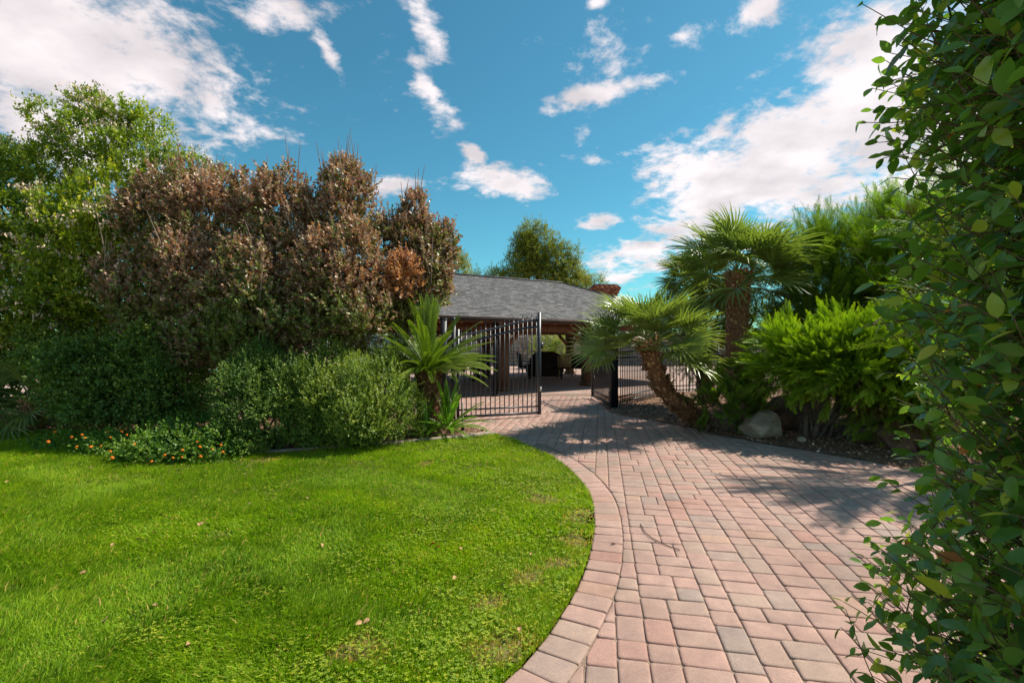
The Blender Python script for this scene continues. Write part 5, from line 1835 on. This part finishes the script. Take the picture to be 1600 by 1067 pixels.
# ------------------------------------------------------------------ litter on lawn and pavers
def litter():
    rng = np.random.default_rng(77)
    def leafm(mat, L, W):
        P = np.zeros((1, 3)); V, F, T = leaf_mesh(P, np.array([[1., 0, 0]]), np.array([[0, 0, 1.]]), np.array([L]), np.array([W]), np.array([.5]), .5, 'ovate')
        me = np_mesh('fallen_leaf', V - np.array([L / 2, 0, 0]), F, T); me.materials.append(mat); return me
    dry = leafm(M['dryleaf'], .042, .024); red = leafm(M['redleaf'], .04, .028); yel = leafm(M['yellowleaf'], .04, .028)
    spots = [(11, 757), (95, 892), (140, 886), (130, 902), (176, 858), (217, 849), (226, 850), (242, 838), (250, 917), (240, 954), (165, 977), (295, 1016), (315, 824), (389, 792), (413, 801), (479, 783), (503, 858), (311, 825), (561, 982), (573, 979), (710, 910), (785, 920), (812, 993), (828, 872), (720, 863), (252, 809), (143, 735)]
    for i, (px, py) in enumerate(spots):
        x, y = gnd(px, py)
        o = link('fallen_leaf', dry, None); o.location = (x, y, .035); o.rotation_euler = (rng.normal(0, .5), rng.normal(0, .5), rng.uniform(0, 6))
        tag(o, 'dry tan leaf fallen on the lawn', 'leaf', 'dry tan leaves fallen on the lawn')
    for (px, py), me, lab in (((676, 857), red, 'red fallen leaf in the middle of the lawn'), ((683, 863), red, 'second red leaf just below the other red one'), ((885, 850), yel, 'yellow leaf in the grass near the paver border')):
        x, y = gnd(px, py)
        o = link('fallen_leaf', me, None); o.location = (x, y, .04); o.rotation_euler = (.3, .2, rng.uniform(0, 6)); tag(o, lab, 'leaf')
    x, y = gnd(958, 850)
    o = link('fallen_leaf', leafm(M['bark'], .045, .02), None); o.location = (x, y, .008); o.rotation_euler = (0, .1, .4); tag(o, 'small dark leaf lying on the border pavers', 'leaf')
    g = Geo()
    P = [np.array([*gnd(a, b), .008]) for a, b in ((1001, 819), (1008, 832), (1022, 843), (1040, 852), (1062, 860))]
    tube(g, catmull(P, 4), .0035, 5)
    me = g.mesh('fallen_twig'); shift(me, P[0]); o = link('fallen_twig', me, M['bark']); o.location = tuple(P[0])
    tag(o, 'thin curved dark twig lying across the driveway pavers', 'twig')
    # low weeds beside the curb
    rg = np.random.default_rng(79)
    for (px, py, hh, lab) in ((651, 688, .30, 'grey green upright weed at the curb below the sago palm'), (700, 672, .12, 'low green weeds at the foot of the young sago'), (530, 700, .12, 'small weeds beside the curb under the pale myrtle'), (395, 712, .10, 'small weeds at the curb under the dark myrtle')):
        x, y = gnd(px, py)
        lob = [[x, y + .08, hh * .55, .10 + .1 * (hh < .2), .10, hh * .55, 0]]
        V, F, T, P_, _ = crown(rg, lob, 90, 6, .03, .014, .07, upb=1., inner=.1, base_t=.6, cull=0)
        plant('weed', lab, 'weed', (x, y + .08, 0), None, (V, F, T), (None, M['myrtle']), parts=('stem', 'foliage'))


litter()


# ------------------------------------------------------------------ foreground hedge
def hedge():
    rng = np.random.default_rng(101)
    cx, cy, r0 = 1.93, .92, .93
    zs = np.array([0, .5, .66, .84, .97, 1.13, 1.38, 1.74, 2.11, 2.5, 2.9, 3.3])
    dr = np.array([.02, .06, .09, .06, .0, -.02, .02, .0, .05, .04, 0, -.2])
    e = empty('camellia_hedge', (cx, cy, 0))
    tag(e, 'tall glossy broad leaved hedge close to the camera at the right edge', 'hedge')
    org = np.array([cx, cy, 0])
    g = Geo()
    P, D, Nn, Ls, Tt = [], [], [], [], []
    n = 3000
    for i in range(n):
        z = rng.uniform(.05, 3.25)
        # mostly the side that faces the lawn and driveway
        th = math.radians(rng.uniform(98, 192)) if rng.random() < .82 else rng.uniform(0, 6.28)
        R = r0 + np.interp(z, zs, dr) + .05 * math.sin(th * 7 + z * 5) + .04 * math.sin(z * 11 + th * 3)
        depth = rng.random() ** 1.3 * .5
        tipR = R - depth + (rng.random() < .07) * rng.uniform(.02, .11)
        rd = np.array([math.cos(th), math.sin(th), 0])
        tip = org + rd * tipR + UP * z
        L = rng.uniform(.28, .5)
        sl = rng.normal(.35, .35)
        d = norm(rd + np.array([rng.normal(0, .35), rng.normal(0, .35), sl]))
        base = tip - d * L + UP * -.03
        path = catmull([base, base + d * L * .5 + rng.normal(0, .012, 3), tip], 3)
        tube(g, path, np.linspace(.0030, .0012, len(path)), 4, rng.random(), cap=False)
        k = int(rng.integers(7, 11))
        ph = rng.random() * 6
        a1 = norm(np.cross(d, UP + rng.normal(0, .2, 3))); a2 = np.cross(a1, d)
        for q in range(k + 1):
            s = .15 + .85 * q / k
            p = path[min(len(path) - 1, int(s * (len(path) - 1)))]
            p = base + (tip - base) * s + (p - (base + (tip - base) * (int(s * (len(path) - 1)) / (len(path) - 1)))) * .8
            ang = ph + q * 2.5
            side = a1 * math.cos(ang) + a2 * math.sin(ang)
            ld = norm(side * (1.0 if q < k else .2) + d * .55 + np.array([0, 0, -.25]) + rng.normal(0, .22, 3))
            P.append(p); D.append(ld); Nn.append(norm(UP * 1.0 + rd * .5 + rng.normal(0, .5, 3)))
            Ls.append(rng.triangular(.026, .052, .082) * (.75 if q == k else 1))
            t = np.clip(rng.normal(.48, .22), 0, .94)
            if rng.random() < .07: t = rng.uniform(.94, .975)
            if rng.random() < .006: t = 1.
            Tt.append(t)
    P, D, Nn, Ls, Tt = map(np.array, (P, D, Nn, Ls, Tt))
    # never closer than a step from the lens
    ok = (P[:, 1] > .15) | (P[:, 0] > 1.0)
    ok &= P[:, 2] > .03
    P, D, Nn, Ls, Tt = P[ok], D[ok], Nn[ok], Ls[ok], Tt[ok]
    W = Ls * rng.uniform(.46, .60, len(Ls))
    # the 300 leaves that show largest become parts
    px = 800 + FPX * P[:, 0] / np.maximum(P[:, 1], .05); py = 533 - FPX * (P[:, 2] - CAMH) / np.maximum(P[:, 1], .05)
    vis = (P[:, 1] > .3) & (px > 1200) & (px < 1590) & (py > 5) & (py < 1060)
    dist = np.linalg.norm(P - np.array([0, 0, CAMH]), axis=1)
    cc = org + UP * P[:, 2:3] * 0
    radial = np.linalg.norm(P[:, :2] - org[:2], axis=1)
    score = np.where(vis & (radial > r0 - .16), Ls / dist, -1)
    top = np.argsort(-score)[:300]
    top = top[score[top] > 0]
    rest = np.setdiff1d(np.arange(len(P)), top)
    for i in top:
        V, F, T = leaf_mesh(np.zeros((1, 3)), D[i:i + 1], Nn[i:i + 1], Ls[i:i + 1], W[i:i + 1], Tt[i:i + 1], .16, 'ovate')
        o = link('leaf', np_mesh('leaf', V, F, T, True), M['hedge'], e)
        o.location = tuple(P[i] - org)
    V, F, T = leaf_mesh(P[rest] - org, D[rest], Nn[rest], Ls[rest], W[rest], Tt[rest], .16, 'ovate')
    tag(link('foliage', np_mesh('foliage', V, F, T, True), M['hedge'], e), kind='stuff')
    # stems
    for k in range(16):
        a = k * 2.4; rr = .12 + .3 * rng.random()
        b = org + np.array([math.cos(a) * rr, math.sin(a) * rr, -.03])
        t = org + np.array([math.cos(a) * (rr + .35), math.sin(a) * (rr + .35), rng.uniform(2.2, 3.1)])
        tube(g, catmull([b, (b + t) / 2 + rng.normal(0, .06, 3), t], 5), np.linspace(.022, .006, 11), 6)
    me = g.mesh('branches'); shift(me, org)
    link('branches', me, M['twig'], e)


hedge()
print('TRIS', sum(len(o.data.polygons) for o in bpy.data.objects if o.type == 'MESH'))
